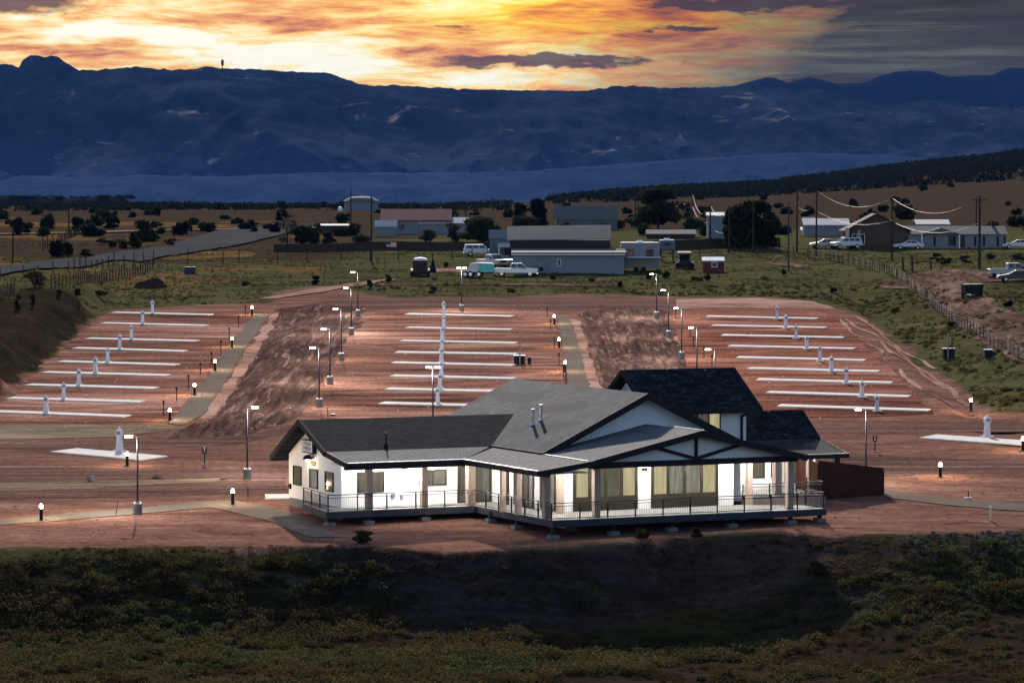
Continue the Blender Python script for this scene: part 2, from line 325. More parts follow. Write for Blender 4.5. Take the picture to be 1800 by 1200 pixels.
def shingle_mat(name, c0, c1, patch=0.0):
    m = bpy.data.materials.new(name); m.use_nodes = True; t = NT(m.node_tree); b = t.n['Principled BSDF']
    uv = t.new('ShaderNodeUVMap'); uv.uv_map = 'roof'
    br = t.new('ShaderNodeTexBrick'); t.l.new(uv.outputs[0], br.inputs['Vector'])
    br.inputs['Scale'].default_value = 1.0; br.inputs['Brick Width'].default_value = 0.55; br.inputs['Row Height'].default_value = 0.28
    br.inputs['Mortar Size'].default_value = 0.03; br.inputs['Mortar Smooth'].default_value = 0.3; br.inputs['Bias'].default_value = -0.2
    br.offset = 0.33
    br.inputs['Color1'].default_value = (*c0, 1); br.inputs['Color2'].default_value = (*c1, 1); br.inputs['Mortar'].default_value = (*[k*0.35 for k in c0], 1)
    n = t.noise(uv.outputs[0], 0.9, 5, 0.6)
    c = t.mix(0.6, br.outputs['Color'], t.ramp(n, [(0.3, (0.45, 0.45, 0.45)), (0.7, (1, 1, 1))]), 'MULTIPLY')
    if patch:
        p = t.noise(t.mapv(uv.outputs[0], (0.22, 0.5, 1), (0, 0, R(12))), 1.0, 2, 0.4)
        c = t.mix(t.math('MULTIPLY', t.math('MULTIPLY_ADD', p, 14, -7.3, clamp=True), patch), c, (0.075, 0.076, 0.077))
    t.l.new(c, b.inputs['Base Color'])
    b.inputs['Roughness'].default_value = 0.9; b.inputs['Specular IOR Level'].default_value = 0.04
    bp = t.new('ShaderNodeBump'); bp.inputs['Strength'].default_value = 0.7; bp.inputs['Distance'].default_value = 0.04
    t.l.new(br.outputs['Fac'], bp.inputs['Height']); bp.invert = True
    t.l.new(bp.outputs[0], b.inputs['Normal'])
    M[name] = m
shingle_mat('shingle_shaded', (0.018, 0.020, 0.026), (0.058, 0.064, 0.080))  # shade of the viewer-facing slopes darkened into the shingle colour
shingle_mat('shingle_grey', (0.15, 0.151, 0.153), (0.20, 0.201, 0.203), 0.85)
shingle_mat('shingle_porch', (0.21, 0.21, 0.213), (0.27, 0.27, 0.273))  # paler copy of the shingle, sun on the low slopes painted in
shingle_mat('shingle_low', (0.05, 0.052, 0.056), (0.09, 0.092, 0.098))

def pane_mat(name, c0, c1, strength, scale=1.2):
    """window glass with field reflections painted in as glow, and curtain folds"""
    m = bpy.data.materials.new(name); m.use_nodes = True; t = NT(m.node_tree); b = t.n['Principled BSDF']
    tc = t.new('ShaderNodeTexCoord')
    n = t.noise(t.mapv(tc.outputs['Object'], (2.4, 2.4, 0.35)), scale, 5, 0.6, 0.4)
    c = t.ramp(n, [(0.32, c0), (0.66, c1)])
    b.inputs['Base Color'].default_value = (0.02, 0.02, 0.018, 1); b.inputs['Roughness'].default_value = 0.06
    t.l.new(c, b.inputs['Emission Color']); b.inputs['Emission Strength'].default_value = strength  # emitted colour stands for reflected fields and curtains, no lit room
    M[name] = m
pane_mat('pane_dim', (0.040, 0.036, 0.024), (0.11, 0.098, 0.070), 0.6)
pane_mat('pane_warm', (0.30, 0.26, 0.13), (0.46, 0.42, 0.24), 0.7)
pane_mat('pane_curtain', (0.085, 0.08, 0.062), (0.26, 0.26, 0.21), 0.6, 2.0)
pane_mat('pane_dark', (0.004, 0.004, 0.005), (0.012, 0.012, 0.014), 0.6)
def glow_mat(name, c, s):
    m = bpy.data.materials.new(name); m.use_nodes = True; t = NT(m.node_tree); t.n.clear()
    o = t.new('ShaderNodeOutputMaterial'); e = t.new('ShaderNodeEmission'); e.inputs[0].default_value = (*c, 1); e.inputs[1].default_value = s
    t.l.new(e.outputs[0], o.inputs[0]); M[name] = m
glow_mat('lamp_white', (1, 0.96, 0.88), 30)
glow_mat('lamp_warm', (1, 0.74, 0.36), 40)
glow_mat('soffit_glow', (1, 0.9, 0.7), 5)

# ------------------------------------------------------------------ mesh helpers
class MB:
    def __init__(s): s.v = []; s.f = []
    def add(s, vs, fs):
        o = len(s.v); s.v += [tuple(map(float, p)) for p in vs]; s.f += [tuple(o+i for i in f) for f in fs]; return s
    def box(s, x0, x1, y0, y1, z0, z1):
        return s.add([(x0, y0, z0), (x1, y0, z0), (x1, y1, z0), (x0, y1, z0), (x0, y0, z1), (x1, y0, z1), (x1, y1, z1), (x0, y1, z1)],
                     [(0, 3, 2, 1), (4, 5, 6, 7), (0, 1, 5, 4), (1, 2, 6, 5), (2, 3, 7, 6), (3, 0, 4, 7)])
    def cbox(s, c, d): return s.box(c[0]-d[0]/2, c[0]+d[0]/2, c[1]-d[1]/2, c[1]+d[1]/2, c[2]-d[2]/2, c[2]+d[2]/2)
    def tube(s, p0, p1, r0, r1=None, n=8, cap=True):
        r1 = r0 if r1 is None else r1
        a = Vector(p0); b = Vector(p1); d = (b-a).normalized()
        u = d.orthogonal().normalized(); w_ = d.cross(u)
        vs = []
        for c, r in ((a, r0), (b, r1)):
            for k in range(n):
                q = 2*math.pi*k/n; vs.append(c+u*math.cos(q)*r+w_*math.sin(q)*r)
        fs = [(k, (k+1) % n, n+(k+1) % n, n+k) for k in range(n)]
        if cap: fs += [tuple(reversed(range(n))), tuple(range(n, 2*n))]
        return s.add(vs, fs)
    def lathe(s, prof, n=12, c=(0, 0, 0)):
        vs = []; fs = []
        for r, z in prof:
            for k in range(n):
                q = 2*math.pi*k/n; vs.append((c[0]+r*math.cos(q), c[1]+r*math.sin(q), c[2]+z))
        for j in range(len(prof)-1):
            for k in range(n): fs.append((j*n+k, j*n+(k+1) % n, (j+1)*n+(k+1) % n, (j+1)*n+k))
        fs += [tuple(reversed(range(n))), tuple(range((len(prof)-1)*n, len(prof)*n))]
        return s.add(vs, fs)
    def prism(s, poly, axis, a, b):
        """extrude a 2-D outline along an axis: 'x' outline=(y,z), 'y' outline=(x,z), 'z' outline=(x,y)"""
        def P(q, t):
            return (t, q[0], q[1]) if axis == 'x' else (q[0], t, q[1]) if axis == 'y' else (q[0], q[1], t)
        n = len(poly); vs = [P(q, a) for q in poly]+[P(q, b) for q in poly]
        return s.add(vs, [tuple(range(n))[::-1], tuple(range(n, 2*n))]+[(k, (k+1) % n, n+(k+1) % n, n+k) for k in range(n)])
    def slab(s, pts, t):
        n = len(pts); vs = list(pts)+[(p[0], p[1], p[2]-t) for p in pts]
        return s.add(vs, [tuple(range(n)), tuple(range(2*n-1, n-1, -1))]+[(k, n+k, n+(k+1) % n, (k+1) % n) for k in range(n)])
    def bar(s, p0, p1, wd, ht):
        a = Vector(p0); b = Vector(p1); d = (b-a).normalized(); up = Vector((0, 0, 1))
        sd_ = d.cross(up)
        sd_ = sd_.normalized() if sd_.length > 1e-4 else Vector((1, 0, 0))
        u2 = sd_.cross(d).normalized()
        vs = [c+sd_*i*wd/2+u2*j*ht/2 for c in (a, b) for i, j in ((-1, -1), (1, -1), (1, 1), (-1, 1))]
        return s.add(vs, [(3, 2, 1, 0), (4, 5, 6, 7)]+[(k, (k+1) % 4, 4+(k+1) % 4, 4+k) for k in range(4)])
    def build(s, name, mat, parent=None, loc=None, smooth=False, roofuv=None):
        me = bpy.data.meshes.new(name); me.from_pydata(s.v, [], s.f)
        bm = bmesh.new(); bm.from_mesh(me); bmesh.ops.recalc_face_normals(bm, faces=bm.faces)
        if roofuv:
            L = bm.loops.layers.uv.new('roof'); a = Vector(roofuv)
            for f in bm.faces:
                for l in f.loops:
                    p = l.vert.co; e = a; dn = f.normal.cross(e)
                    if dn.length < 1e-3: dn = Vector((0, 0, 1))
                    l[L].uv = (p.dot(e), p.dot(dn.normalized()))
        bm.to_mesh(me); bm.free()
        if mat: me.materials.append(M[mat])
        if smooth:
            for p in me.polygons: p.use_smooth = True
        o = bpy.data.objects.new(name, me); col.objects.link(o)
        if parent is not None: o.parent = parent
        if loc is not None: o.location = loc
        return o
def empty(name, loc, rz=0, label=None, cat=None, group=None):
    o = bpy.data.objects.new(name, None); col.objects.link(o); o.empty_display_size = 0.3
    o.location = loc; o.rotation_euler = (0, 0, rz)
    return tag(o, label, cat, group)
def tag(o, label=None, cat=None, group=None, kind=None):
    for k, v in (('label', label), ('category', cat), ('group', group), ('kind', kind)):
        if v: o[k] = v
    return o
def copy_tree(o, parent=None):
    c = o.copy(); col.objects.link(c)
    if parent is not None: c.parent = parent
    for ch in list(o.children): copy_tree(ch, c)
    return c
def npmesh(name, V, Fq, mat, parent=None, kind=None, smooth=False):
    me = bpy.data.meshes.new(name)
    V = np.asarray(V, np.float32); Fq = np.asarray(Fq, np.int32); n, k = Fq.shape
    me.vertices.add(len(V)); me.vertices.foreach_set('co', V.ravel())
    me.loops.add(n*k); me.loops.foreach_set('vertex_index', Fq.ravel())
    me.polygons.add(n); me.polygons.foreach_set('loop_start', np.arange(0, n*k, k, dtype=np.int32))
    if smooth: me.polygons.foreach_set('use_smooth', np.ones(n, bool))
    me.update(calc_edges=True); me.validate()
    if mat: me.materials.append(M[mat])
    o = bpy.data.objects.new(name, me); col.objects.link(o)
    if parent is not None: o.parent = parent
    if kind: o['kind'] = kind
    return o
def leaf_quads(C, size, tilt=None):
    """one small leaf face per centre, turned at random"""
    n = len(C); a = rng.normal(size=(n, 3)); a /= np.linalg.norm(a, axis=1)[:, None]
    b = rng.normal(size=(n, 3))
    if tilt is not None: a[:, 2] = a[:, 2]*(1-tilt)+tilt*2; a /= np.linalg.norm(a, axis=1)[:, None]
    b -= a*np.sum(a*b, axis=1)[:, None]; b /= np.linalg.norm(b, axis=1)[:, None]
    s = (np.asarray(size)*rng.uniform(0.6, 1.4, n))[:, None]
    V = np.stack([C-a*s*1.3, C+b*s*0.55, C+a*s*1.3, C-b*s*0.55], 1).reshape(-1, 3)
    return V, np.arange(4*n).reshape(n, 4)
def crown_pts(n, blobs):
    """leaf positions gathered round the shells of several blobs (centre, radii)"""
    w_ = np.array([b[1][0]*b[1][1] for b in blobs]); k = rng.choice(len(blobs), n, p=w_/w_.sum())
    d = rng.normal(size=(n, 3)); d /= np.linalg.norm(d, axis=1)[:, None]
    r = rng.uniform(0.35, 1.05, n)**0.5
    c = np.array([b[0] for b in blobs])[k]; q = np.array([b[1] for b in blobs])[k]
    return c+d*q*r[:, None]
ORD = ['first', 'second', 'third', 'fourth', 'fifth', 'sixth', 'seventh', 'eighth', 'ninth', 'tenth', 'eleventh', 'twelfth']

# ------------------------------------------------------------------ the ground, one sheet to the mountains
def build_ground():
    ys = np.concatenate([np.arange(-60, 170, 6), np.arange(170, 262, 0.45), np.arange(262, 470, 1.6), np.arange(470, 640, 2.5)])
    y = 640.0; ext = []
    while y < 24000: ext.append(y); y *= 1.02
    ys = np.concatenate([ys, ext])
    xi = np.arange(-70, 70.1, 0.9); xo = 70*np.power(1.11, np.arange(1, 46))
    xs = np.concatenate([-xo[::-1], xi, xo])
    X, Y = np.meshgrid(xs, ys); Z = G(X, Y)
    V = np.stack([X, Y, Z], -1).reshape(-1, 3); nx, ny = len(xs), len(ys)
    a = (np.arange(ny-1)[:, None]*nx+np.arange(nx-1)[None, :]).ravel()
    Fq = np.stack([a, a+1, a+1+nx, a+nx], 1)
    m = bpy.data.materials.new('ground'); m.use_nodes = True; M['ground'] = m
    t = NT(m.node_tree); b = t.n['Principled BSDF']
    tc = t.new('ShaderNodeTexCoord'); o = tc.outputs['Object']
    at_ = lambda nm: (lambda n: n.outputs['Fac'])(t.new('ShaderNodeAttribute', attribute_name=nm))
    nf = t.noise(o, 1.6, 8, 0.7); nl = t.noise(t.mapv(o, (0.03, 0.06, 1)), 1.0, 6, 0.6, 0.5); nm = t.noise(t.mapv(o, (0.12, 0.35, 1)), 1.0, 7, 0.65, 0.6)
    mixn = t.math('ADD', t.math('MULTIPLY', nf, 0.45), t.math('MULTIPLY', nm, 0.55))
    grass = t.ramp(mixn, [(0.32, (0.026, 0.025, 0.010)), (0.46, (0.070, 0.068, 0.028)), (0.60, (0.125, 0.116, 0.050)), (0.76, (0.22, 0.18, 0.09))])
    tan = t.ramp(mixn, [(0.30, (0.022, 0.016, 0.010)), (0.48, (0.052, 0.037, 0.024)), (0.64, (0.085, 0.060, 0.040)), (0.85, (0.15, 0.104, 0.068))])
    red = t.ramp(mixn, [(0.32, (0.070, 0.036, 0.028)), (0.44, (0.150, 0.076, 0.056)), (0.56, (0.245, 0.128, 0.095)), (0.73, (0.49, 0.29, 0.22))])
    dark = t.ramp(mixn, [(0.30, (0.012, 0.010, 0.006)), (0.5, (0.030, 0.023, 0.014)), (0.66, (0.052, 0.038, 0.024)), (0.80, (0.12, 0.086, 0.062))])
    bank = t.ramp(mixn, [(0.32, (0.012, 0.009, 0.008)), (0.5, (0.042, 0.029, 0.025)), (0.70, (0.10, 0.070, 0.060))])
    orange = t.ramp(mixn, [(0.30, (0.045, 0.028, 0.013)), (0.5, (0.125, 0.075, 0.03)), (0.72, (0.32, 0.20, 0.08))])
    def soft(at_name): return t.math('MULTIPLY_ADD', t.math('ADD', at_(at_name), t.math('MULTIPLY', t.math('SUBTRACT', nf, 0.5), 0.6)), 2.2, -0.6, clamp=True)
    c = t.mix(t.math('MULTIPLY_ADD', nl, 3.0, -1.25, clamp=True), grass, t.mix(0.5, grass, tan))
    c = t.mix(soft('tan'), c, tan); c = t.mix(soft('orange'), c, orange)
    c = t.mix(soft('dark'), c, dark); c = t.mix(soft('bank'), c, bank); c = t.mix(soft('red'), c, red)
    t.l.new(c, b.inputs['Base Color']); b.inputs['Roughness'].default_value = 0.95; b.inputs['Specular IOR Level'].default_value = 0.0
    bp = t.new('ShaderNodeBump'); bp.inputs['Strength'].default_value = 0.7; bp.inputs['Distance'].default_value = 0.25
    t.l.new(t.math('ADD', nf, nm), bp.inputs['Height']); t.l.new(bp.outputs[0], b.inputs['Normal'])
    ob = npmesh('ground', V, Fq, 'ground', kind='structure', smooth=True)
    x, y = V[:, 0].astype(float), V[:, 1].astype(float)
    sd_ = poly_sd(x, y, DIRT)+(fbm(x/5, y/8, 4, 21)-0.5)*5
    ye = np.interp(x, EX, EY); t_ = ye-y
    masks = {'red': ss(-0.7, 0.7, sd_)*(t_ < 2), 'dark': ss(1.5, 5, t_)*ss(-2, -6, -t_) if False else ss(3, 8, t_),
             'bank': ss(-0.5, 0.6, t_)*(1-ss(9, 14, t_))*ss(-17, -8, x)*(1-ss(17, 26, x)*0.5)}
    # the cut bank left of the lot, its shade painted in as dark soil
    dl = seg_side(x, y, LB, LA); win = ss(290, 330, y)*(1-ss(415, 432, y))
    masks['dark'] = np.maximum(masks['dark'], win*ss(0.5, 1.5, dl)*(1-ss(9, 12, dl)))
    masks['tan'] = np.clip(ss(600, 760, y)+0.8*ss(495, 560, y)*ss(-.02, -.06, x/np.maximum(y, 100))+0.4*ss(0.6, 0.7, fbm(x/20, y/30, 3, 31))*(y > 430), 0, 1)
    masks['orange'] = np.clip(ss(0.53, 0.62, fbm(x/16, y/28, 4, 41))*ss(430, 520, y)*(1-ss(800, 1100, y))*ss(-18, -34, x*520/np.maximum(y, 300))*0.9
                              + win*ss(9, 11, dl)*(1-ss(15, 20, dl))*ss(385, 395, y)*ss(0.42, 0.55, fbm(x/5, y/7, 3, 77)), 0, 1)
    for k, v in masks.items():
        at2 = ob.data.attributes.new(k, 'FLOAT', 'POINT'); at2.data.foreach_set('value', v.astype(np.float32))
    return ob
build_ground()

def sheet(name, pts, mat, off, jag=0.6, step=1.2, seed=0, px=True):
    """a patch of made ground lying on the graded plane, with a ragged outline"""
    P = [pl(*p)[:2] if px else p for p in pts]; out = []
    for k in range(len(P)):
        a = np.array(P[k]); b = np.array(P[(k+1) % len(P)]); L = np.linalg.norm(b-a); n = max(1, int(L/step)); nr = np.array([-(b-a)[1], (b-a)[0]])/max(L, 1e-6)
        for i in range(n):
            q = a+(b-a)*i/n; j = (float(fbm(np.array([q[0]/2.5]), np.array([q[1]/5.0]), 3, seed)[0])-0.5)*2*jag
            out.append(q+nr*j)
    bm = bmesh.new(); vs = [bm.verts.new((q[0], q[1], SL*(q[1]-Y0)+off)) for q in out]
    es = [bm.edges.new((vs[k], vs[(k+1) % len(vs)])) for k in range(len(vs))]
    bmesh.ops.triangle_fill(bm, edges=es, use_beauty=True)
    for f in bm.faces:
        if f.normal.z < 0: f.normal_flip()
    me = bpy.data.meshes.new(name); bm.to_mesh(me); bm.free(); me.materials.append(M[mat])
    o = bpy.data.objects.new(name, me); col.objects.link(o); o['kind'] = 'structure'; return o
def ribbon(name, cl, mat, off=0.05, px=True, across=6, step=2.5, jag=0.3):
    """a strip following the lie of the land; cl = [(point, width)]"""
    P = [(gp(*p)[:2] if px else np.array(p), w_) for p, w_ in cl]; C = []
    for k in range(len(P)-1):
        a, wa = P[k]; b, wb = P[k+1]; n = max(1, int(np.linalg.norm(b-a)/step))
        for i in range(n): C.append((a+(b-a)*i/n, wa+(wb-wa)*i/n))
    C.append(P[-1]); pts = np.array([c[0] for c in C])
    for _ in range(6): pts[1:-1] = pts[1:-1]*0.5+(pts[:-2]+pts[2:])*0.25
    T = np.gradient(pts, axis=0); T /= np.linalg.norm(T, axis=1)[:, None]; N = np.stack([-T[:, 1], T[:, 0]], 1)
    V = []
    for k, (q, n_) in enumerate(zip(pts, N)):
        for j in range(across+1):
            e = (fbm(np.array([k*0.35]), np.array([j*3.0]), 2, 9)[0]-0.5)*2*jag if j in (0, across) else 0
            V.append(q+n_*(C[k][1]*(j/across-0.5)+e))
    V = np.array(V); Z = G(V[:, 0], V[:, 1])+off; m = len(pts)
    a = (np.arange(m-1)[:, None]*(across+1)+np.arange(across)[None, :]).ravel()
    return npmesh(name, np.column_stack([V, Z]), np.stack([a, a+1, a+across+2, a+across+1], 1), mat, kind='structure', smooth=True)

# made ground of the park
sheet('parking_lot', [(195, 545), (440, 543), (452, 548), (405, 608), (372, 655), (338, 702), (300, 741), (150, 743), (-60, 741), (-20, 715), (40, 665), (100, 618), (150, 580)], 'lot_dirt', 0.03, 0.5, seed=1)
sheet('parking_lot', [(664, 550), (720, 545), (900, 543), (975, 549), (985, 600), (1003, 690), (900, 725), (700, 735), (560, 736), (545, 715), (572, 672), (592, 632), (612, 590)], 'lot_dirt', 0.03, 0.7, seed=2)
sheet('parking_lot', [(1180, 548), (1250, 543), (1440, 546), (1480, 560), (1515, 600), (1580, 665), (1645, 728), (1480, 734), (1300, 728), (1240, 700), (1215, 650), (1195, 605)], 'lot_dirt_red', 0.03, 0.7, seed=3)
sheet('road', [(490, 543), (560, 534), (650, 543), (612, 586), (592, 630), (572, 670), (545, 713), (500, 745), (430, 765), (300, 772), (322, 752), (372, 735), (420, 672), (468, 592)], 'road_dirt', 0.018, 0.7, seed=4)
sheet('road', [(1012, 552), (1080, 538), (1170, 545), (1192, 600), (1212, 650), (1240, 705), (1180, 722), (1062, 718), (1050, 660), (1035, 600)], 'road_dirt', 0.018, 0.8, seed=5)
sheet('road', [(560, 531), (650, 524), (1000, 524), (1190, 528), (1180, 545), (1080, 541), (980, 545), (900, 541), (720, 543), (640, 546)], 'lane_dirt', 0.022, 0.6, seed=6)
sheet('road', [(-80, 815), (300, 822), (505, 828), (505, 862), (300, 872), (-80, 880)], 'lane_dirt', 0.018, 0.6, seed=7)
sheet('road', [(-80, 776), (180, 778), (300, 772), (430, 765), (520, 748), (520, 758), (430, 779), (260, 790), (-80, 789)], 'lane_dirt', 0.022, 0.5, seed=8)
sheet('road', [(1440, 742), (1690, 738), (1900, 736), (1900, 758), (1640, 760), (1440, 762)], 'lane_dirt', 0.018, 0.5, seed=9)
sheet('road', [(1480, 795), (1650, 805), (1900, 812), (1900, 835), (1650, 834), (1550, 838), (1480, 825)], 'lane_dirt', 0.018, 0.5, seed=10)
sheet('verge', [(-80, 850), (160, 845), (300, 843), (390, 840), (380, 846), (250, 853), (120, 860), (-80, 866)], 'tan_dirt', 0.03, 0.4, seed=11)
sheet('verge', [(-80, 746), (140, 746), (300, 748), (330, 753), (200, 768), (-80, 775)], 'tan_dirt', 0.026, 0.4, seed=12)
sheet('verge', [(478, 551), (494, 547), (470, 590), (440, 640), (402, 700), (372, 736), (350, 737), (385, 690), (425, 630), (455, 585)], 'pink_dirt', 0.032, 0.5, seed=13)
sheet('verge', [(1004, 560), (1020, 565), (1035, 620), (1058, 690), (1038, 690), (1020, 630)], 'pink_dirt', 0.032, 0.45, seed=14)
sheet('verge', [(1190, 526), (1330, 524), (1430, 530), (1470, 543), (1440, 543), (1250, 541), (1190, 543)], 'pink_dirt', 0.03, 0.5, seed=15)
sheet('path', [(447, 552), (474, 552), (450, 588), (418, 636), (384, 690), (357, 730), (320, 748), (296, 744), (330, 704), (370, 655), (405, 605)], 'gravel', 0.05, 0.25, seed=16)
sheet('path', [(978, 556), (1003, 559), (1020, 620), (1037, 690), (1001, 690), (990, 620)], 'gravel', 0.05, 0.2, seed=17)
sheet('path', [(330, 884), (400, 878), (470, 890), (520, 905), (600, 944), (545, 945), (470, 915), (400, 898)], 'gravel', 0.045, 0.25, seed=18)
sheet('path', [(-80, 917), (60, 908), (240, 893), (330, 884), (400, 890), (250, 903), (60, 919), (-80, 930)], 'gravel', 0.04, 0.3, seed=19)
sheet('path', [(1550, 859), (1600, 868), (1700, 880), (1900, 890), (1900, 905), (1760, 896), (1650, 886), (1550, 874)], 'gravel', 0.045, 0.25, seed=20)
# pale scraped streaks right of the right lot
for k, (a, b, wd) in enumerate((((1488, 560), (1700, 706), 0.7), ((1500, 556), (1640, 640), 1.0), ((1560, 600), (1690, 690), 0.6), ((1476, 562), (1660, 712), 0.5))):
    pa, pb = pl(*a), pl(*b); n = 14; cl = []
    for i in range(n+1):
        q = pa[:2]+(pb[:2]-pa[:2])*i/n; q = q+np.array([random.uniform(-.8, .8), 0]); cl.append((q, wd*random.uniform(.1, 1.1)))
    ribbon('verge', cl, 'pink_dirt', 0.06, px=False, across=2, step=1.5, jag=0.25)
# ranch drive and yard on the right, asphalt road on the left
ribbon('road', [((1920, 640), 7), ((1800, 600), 6.5), ((1726, 556), 6), ((1680, 522), 6), ((1655, 500), 6), ((1640, 486), 7)], 'drive_dirt', 0.10, jag=0.6)
ribbon('road', [((1592, 487), 8), ((1660, 487), 15), ((1760, 488), 18), ((1880, 490), 19)], 'drive_dirt', 0.10, jag=0.5)
ribbon('road', [((-120, 490), 9), ((0, 478), 9), ((110, 465), 10), ((230, 451), 10), ((310, 441), 11), ((370, 430), 12), ((420, 416), 14), ((462, 405), 15), ((488, 400), 14)], 'asphalt', 0.25, jag=0.05)
ribbon('road', [((452, 404), 7), ((400, 404.5), 7), ((300, 406), 6), ((150, 410.5), 6), ((-60, 414), 6)], 'tan_dirt', 0.28, jag=0.05)  # far road in paler dirt, sun glare put into its colour
ribbon('path', [((760, 478), 5), ((800, 473), 6), ((840, 479), 4)], 'pink_dirt', 0.10, jag=0.6)
ribbon('path', [((1355, 461), 3), ((1390, 466), 5), ((1410, 471), 2)], 'drive_dirt', 0.10, jag=0.6)
ribbon('path', [((470, 526), 2), ((560, 512), 3), ((620, 500), 2.5), ((700, 492), 1.5)], 'pink_dirt', 0.10, jag=0.5)
ribbon('path', [((640, 500), 2), ((800, 499), 2.5), ((1000, 501), 2.5), ((1100, 505), 1.5)], 'drive_dirt', 0.10, jag=0.5)

# ------------------------------------------------------------------ mountains and mesa
def range_mesh(name, prof, Y, depth, base, mat, nx=420, ny=60, seed=0, spur=60, amp=90, kind='structure', fine=3.0):
    """a mountain range: crest line from the profile, spurs and gullies running down to the plain"""
    px = np.array([p[0] for p in prof], float); py = np.array([p[1] for p in prof], float)
    X0, X1 = (px[0]-900)/F*Y, (px[-1]-900)/F*Y
    xs = np.linspace(X0, X1, nx); crest = CZ+(YH-np.interp(xs/Y*F+900, px, py))*Y/F
    t = np.linspace(0, 1.25, ny); V = []
    for tt in t:
        f = ss(0, 1, min(tt, 1)) if tt <= 1 else 1-(tt-1)*1.5
        f = (min(tt, 1)**1.15) if tt <= 1 else f
        n1 = 1-np.abs(fbm(xs/(spur*6)+tt*0.5, np.full(nx, tt*1.5), 4, seed)*2-1); n2 = 1-np.abs(fbm(xs/(spur*1.6)+tt*0.8, np.full(nx, tt*3+7), 4, seed+3)*2-1)
        env = math.sin(math.pi*min(tt, 1))**0.8 if tt < 1 else 0
        z = base+(crest-base)*f+env*(amp*(n1-0.75)*1.6+amp*0.55*(n2-0.7))
        if tt <= 1.0: z = np.minimum(z, base+(crest-base)*(0.25+0.75*tt**0.8) + 0)
        z = z+fine*(fbm(xs/(spur*0.12), np.full(nx, tt*30), 3, seed+9)-0.5)*2
        V.append(np.column_stack([xs, np.full(nx, Y-depth+tt*depth)+ (n1-0.7)*depth*0.15*env, z]))
    V = np.concatenate(V); a = (np.arange(ny-1)[:, None]*nx+np.arange(nx-1)[None, :]).ravel()
    return npmesh(name, V, np.stack([a, a+1, a+1+nx, a+nx], 1), mat, kind=kind, smooth=True)
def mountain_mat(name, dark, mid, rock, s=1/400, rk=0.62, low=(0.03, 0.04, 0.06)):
    m = bpy.data.materials.new(name); m.use_nodes = True; t = NT(m.node_tree); b = t.n['Principled BSDF']
    tc = t.new('ShaderNodeTexCoord'); o = tc.outputs['Object']
    a = t.noise(t.mapv(o, (s, s*0.4, s*2.2)), 1.0, 9, 0.62, 0.8); c = t.noise(t.mapv(o, (s*5, s*2, s*12)), 1.0, 6, 0.65, 0.6)
    base = t.ramp(t.math('ADD', t.math('MULTIPLY', a, 0.6), t.math('MULTIPLY', c, 0.4)), [(0.35, dark), (0.65, mid)])
    r = t.noise(t.mapv(o, (s*1.6, s*0.8, s*5), (0, R(25), 0)), 1.0, 10, 0.7, 1.4)
    base = t.mix(t.math('MULTIPLY_ADD', r, 9, -9*rk, clamp=True), base, rock)
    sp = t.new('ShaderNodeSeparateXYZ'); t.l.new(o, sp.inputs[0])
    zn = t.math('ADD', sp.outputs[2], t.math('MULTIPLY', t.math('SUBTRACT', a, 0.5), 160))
    base = t.mix(t.math('MULTIPLY_ADD', zn, -1/330, 0.62, clamp=True), base, t.mix(0.62, base, low))  # tint by height: low valley haze painted into the lower slopes
    t.l.new(base, b.inputs['Base Color']); b.inputs['Roughness'].default_value = 1; b.inputs['Specular IOR Level'].default_value = 0
    bp = t.new('ShaderNodeBump'); bp.inputs['Strength'].default_value = 0.7; bp.inputs['Distance'].default_value = 18
    t.l.new(t.math('ADD', a, t.math('MULTIPLY', c, 0.4)), bp.inputs['Height']); t.l.new(bp.outputs[0], b.inputs['Normal'])
    M[name] = m
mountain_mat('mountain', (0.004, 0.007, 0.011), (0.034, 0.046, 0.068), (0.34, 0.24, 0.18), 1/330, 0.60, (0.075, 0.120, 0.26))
mountain_mat('foothill', (0.016, 0.030, 0.066), (0.040, 0.066, 0.135), (0.09, 0.10, 0.14), 1/260, 0.64, (0.050, 0.082, 0.18))  # blue of distant haze put into the base colours
mountain_mat('mesa', (0.020, 0.017, 0.016), (0.036, 0.030, 0.028), (0.05, 0.045, 0.04), 1/60, 0.68, (0.03, 0.026, 0.025))
mountain_mat('far_mountain', (0.008, 0.009, 0.011), (0.012, 0.014, 0.017), (0.016, 0.018, 0.02), 1/1500, 0.7)
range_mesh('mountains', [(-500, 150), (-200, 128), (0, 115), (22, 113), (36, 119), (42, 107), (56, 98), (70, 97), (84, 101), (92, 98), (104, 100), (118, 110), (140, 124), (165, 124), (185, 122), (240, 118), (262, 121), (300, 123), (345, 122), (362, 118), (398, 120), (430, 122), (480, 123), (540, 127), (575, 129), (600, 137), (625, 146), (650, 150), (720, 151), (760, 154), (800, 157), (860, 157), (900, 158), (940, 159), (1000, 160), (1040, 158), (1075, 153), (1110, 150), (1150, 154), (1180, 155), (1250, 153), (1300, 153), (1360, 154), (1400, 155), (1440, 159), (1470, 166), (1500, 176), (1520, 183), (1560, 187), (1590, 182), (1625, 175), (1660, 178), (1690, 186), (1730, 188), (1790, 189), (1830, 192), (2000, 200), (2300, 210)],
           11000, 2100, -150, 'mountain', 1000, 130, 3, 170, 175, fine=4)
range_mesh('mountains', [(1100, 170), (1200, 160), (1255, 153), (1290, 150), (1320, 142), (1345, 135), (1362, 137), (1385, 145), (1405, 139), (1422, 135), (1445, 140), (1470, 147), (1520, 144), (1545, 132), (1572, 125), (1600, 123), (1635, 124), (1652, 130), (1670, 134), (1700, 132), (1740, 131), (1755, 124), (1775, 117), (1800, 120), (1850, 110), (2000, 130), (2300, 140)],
           14000, 1500, -150, 'far_mountain', 300, 40, 8, 300, 60, fine=1)
